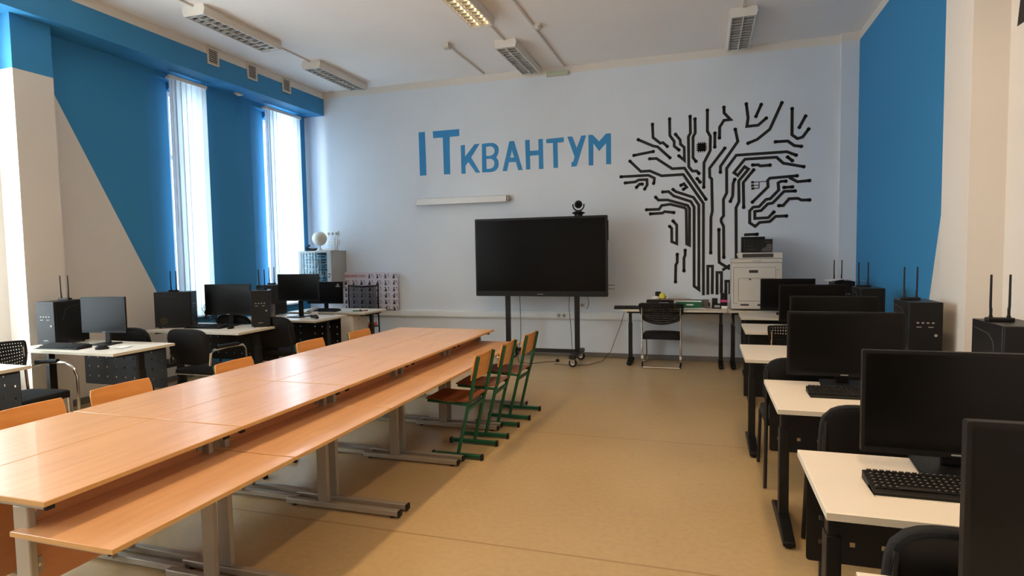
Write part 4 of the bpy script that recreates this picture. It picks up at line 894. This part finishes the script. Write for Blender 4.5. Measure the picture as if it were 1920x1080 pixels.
def gadget(label, x, y, pieces, name='electronics_kit', cat='electronics', m=black_plastic, T=T):
    r = thing(name, label, cat, (x, y, T))
    for nm, q, mm in pieces: MB().box(*q).build(nm, mm, r, .004)
gm = mat('grey_part', (96, 88, 82), .6)
gadget('grey and black circuit part beside the green carton', .02, 8.40, (('board', (-.06, .06, -.05, .05, 0, .03), gm), ('heatsink', (-.04, .04, -.03, .03, .03, .11), gm), ('connector', (.03, .058, -.049, .0, .03, .07), black_matte)))
gadget('dark toolbox-like part with small white label on the back table', .15, 8.36, (('base', (-.05, .06, -.06, .06, 0, .06), black_plastic), ('top_part', (-.05, .02, -.05, .05, .06, .13), black_matte), ('printed_label', (-.02, .05, -.063, -.06, .015, .045), mark_m)))
r = thing('label_printer', 'small black device with pink label next to the printer', 'device', (.245, 8.36, T))
MB().box(-.04, .045, -.05, .05, 0, .20).build('body', black_plastic, r, .01); MB().box(-.035, .04, -.053, -.05, .085, .115).build('pink_label', pink_m, r); MB().box(-.03, .045, -.07, -.05, .0, .035).build('white_base_label', plast_white, r, .003)
MB().tube([(0, 0, .2), (.01, -.02, .26), (.0, -.03, .2), (.0, -.055, .12)], .002, 5).build('lead', cable_w, r)
c = MB().tube([(.30, 8.02, .79), (.31, 8.0, .75), (.34, 8.02, .62), (.42, 8.1, .48), (.5, 8.2, .42)], .0035, 6).build('grey_cable', cable_w); tag(c, 'thin grey cable hanging between the two back wall tables', 'cable')
# ------------------------------------------------------------------ clutter on the left desks
Tl = .7505
r = thing('cordless_phone', 'white and black handset in its cradle on the paper-strewn left desk', 'telephone', (-4.98, 6.86, Tl), .4)
MB().box(-.05, .05, -.06, .06, 0, .045).build('cradle', plast_white, r, .008); MB().tube([(-.03, -.08, .05), (0, 0, .075), (.03, .08, .09)], [.022, .016, .022], 10).build('handset', grey_cab, r, smooth=True)
r = thing('power_adapter_box', 'dim grey box with a slot left of the corner-window monitor', 'box', (-5.44, 6.50, Tl)); bx('body', gm, -.075, .075, -.09, .09, 0, .17, r, .01); bx('slot', dark_gap, -.05, .05, -.092, -.09, .05, .06, r)
for (x, y, rz, lb, sx, sy) in ((-4.75, 6.55, .3, 'white paper sheets by the mouse on the paper-strewn left desk', .3, .21), (-4.85, 7.45, -.1, 'white notes on the far left corner desk', .28, .2), (-5.23, 3.97, .5, 'folded white paper at the front of the first left desk', .1, .14)):
    if 'folded' in lb: x, y = -4.98, 4.08
    o = MB().grid(lambda u, v: ((u-.5)*sx, (v-.5)*sy, .001+.004*math.sin(5*u)**2), 5, 3, (0, 0, .001)).build('paper_sheet', paper_m, smooth=True); tag(o, lb, 'paper', 'loose papers on the left desks', (x, y, Tl), rz)
r = thing('desk_phone_handset', 'flat black handset lying on papers at the front of the left desk', 'telephone', (-4.66, 6.44, Tl+.007), -.6); MB().tube([(-.10, 0, .02), (-.03, 0, .016), (.05, 0, .016), (.10, 0, .02)], [.02, .012, .012, .02], 10).build('handset', black_matte, r, smooth=True); MB().box(.03, .07, -.01, .01, .026, .03).build('buttons', mark_m, r)
for i, (cl, lb, dx) in enumerate(((green_card, 'green marker pen on the far left corner desk', 0), (mat('red_pen', (180, 50, 40), .4), 'red marker pen on the far left corner desk', .07), (plast_white, 'white marker pen on the far left corner desk', -.05))):
    r = thing('marker_pen', lb, 'pen', (-4.66+dx, 7.42+.03*i, Tl+.008), .2+i*.3, 'marker pens'); MB().tube([(-.06, 0, 0), (.04, 0, 0)], .008, 10).build('barrel', cl, r, smooth=True); MB().tube([(.04, 0, 0), (.07, 0, 0)], .0085, 10).build('cap', black_plastic, r, smooth=True)
q = MB(); random.seed(5)
for k2 in range(7):
    x0 = random.uniform(-.1, .1); pts = [(x0+random.uniform(-.05, .05), random.uniform(-.06, .06), .01+abs(math.sin(k2+t))*.24*(1-t/6)) for t in range(6)]; q.tube(pts, .0035, 5)
o = q.build('cable_tangle', cable_m); tag(o, 'black cable tangle on the left desk between tower and blind', 'cables', 'cable tangles', (-5.60, 5.74, Tl))
c2 = o.copy(); C.objects.link(c2); c2['label'] = 'black cable tangle left of the corner-window monitor'; c2.location = (-5.64, 6.46, Tl); c2.rotation_euler = (0, 0, 1.2)
# dark painted mark high on the right wall beyond the pier
o = MB().prism([(4.44, 2.88), (4.56, 2.88), (4.46, 3.4), (4.30, 3.4)], RX-.004, RX-.001, 'X').build('wall_marking', mural_m); tag(o, 'dark slanted painted stroke high at the right photo edge', 'mural')
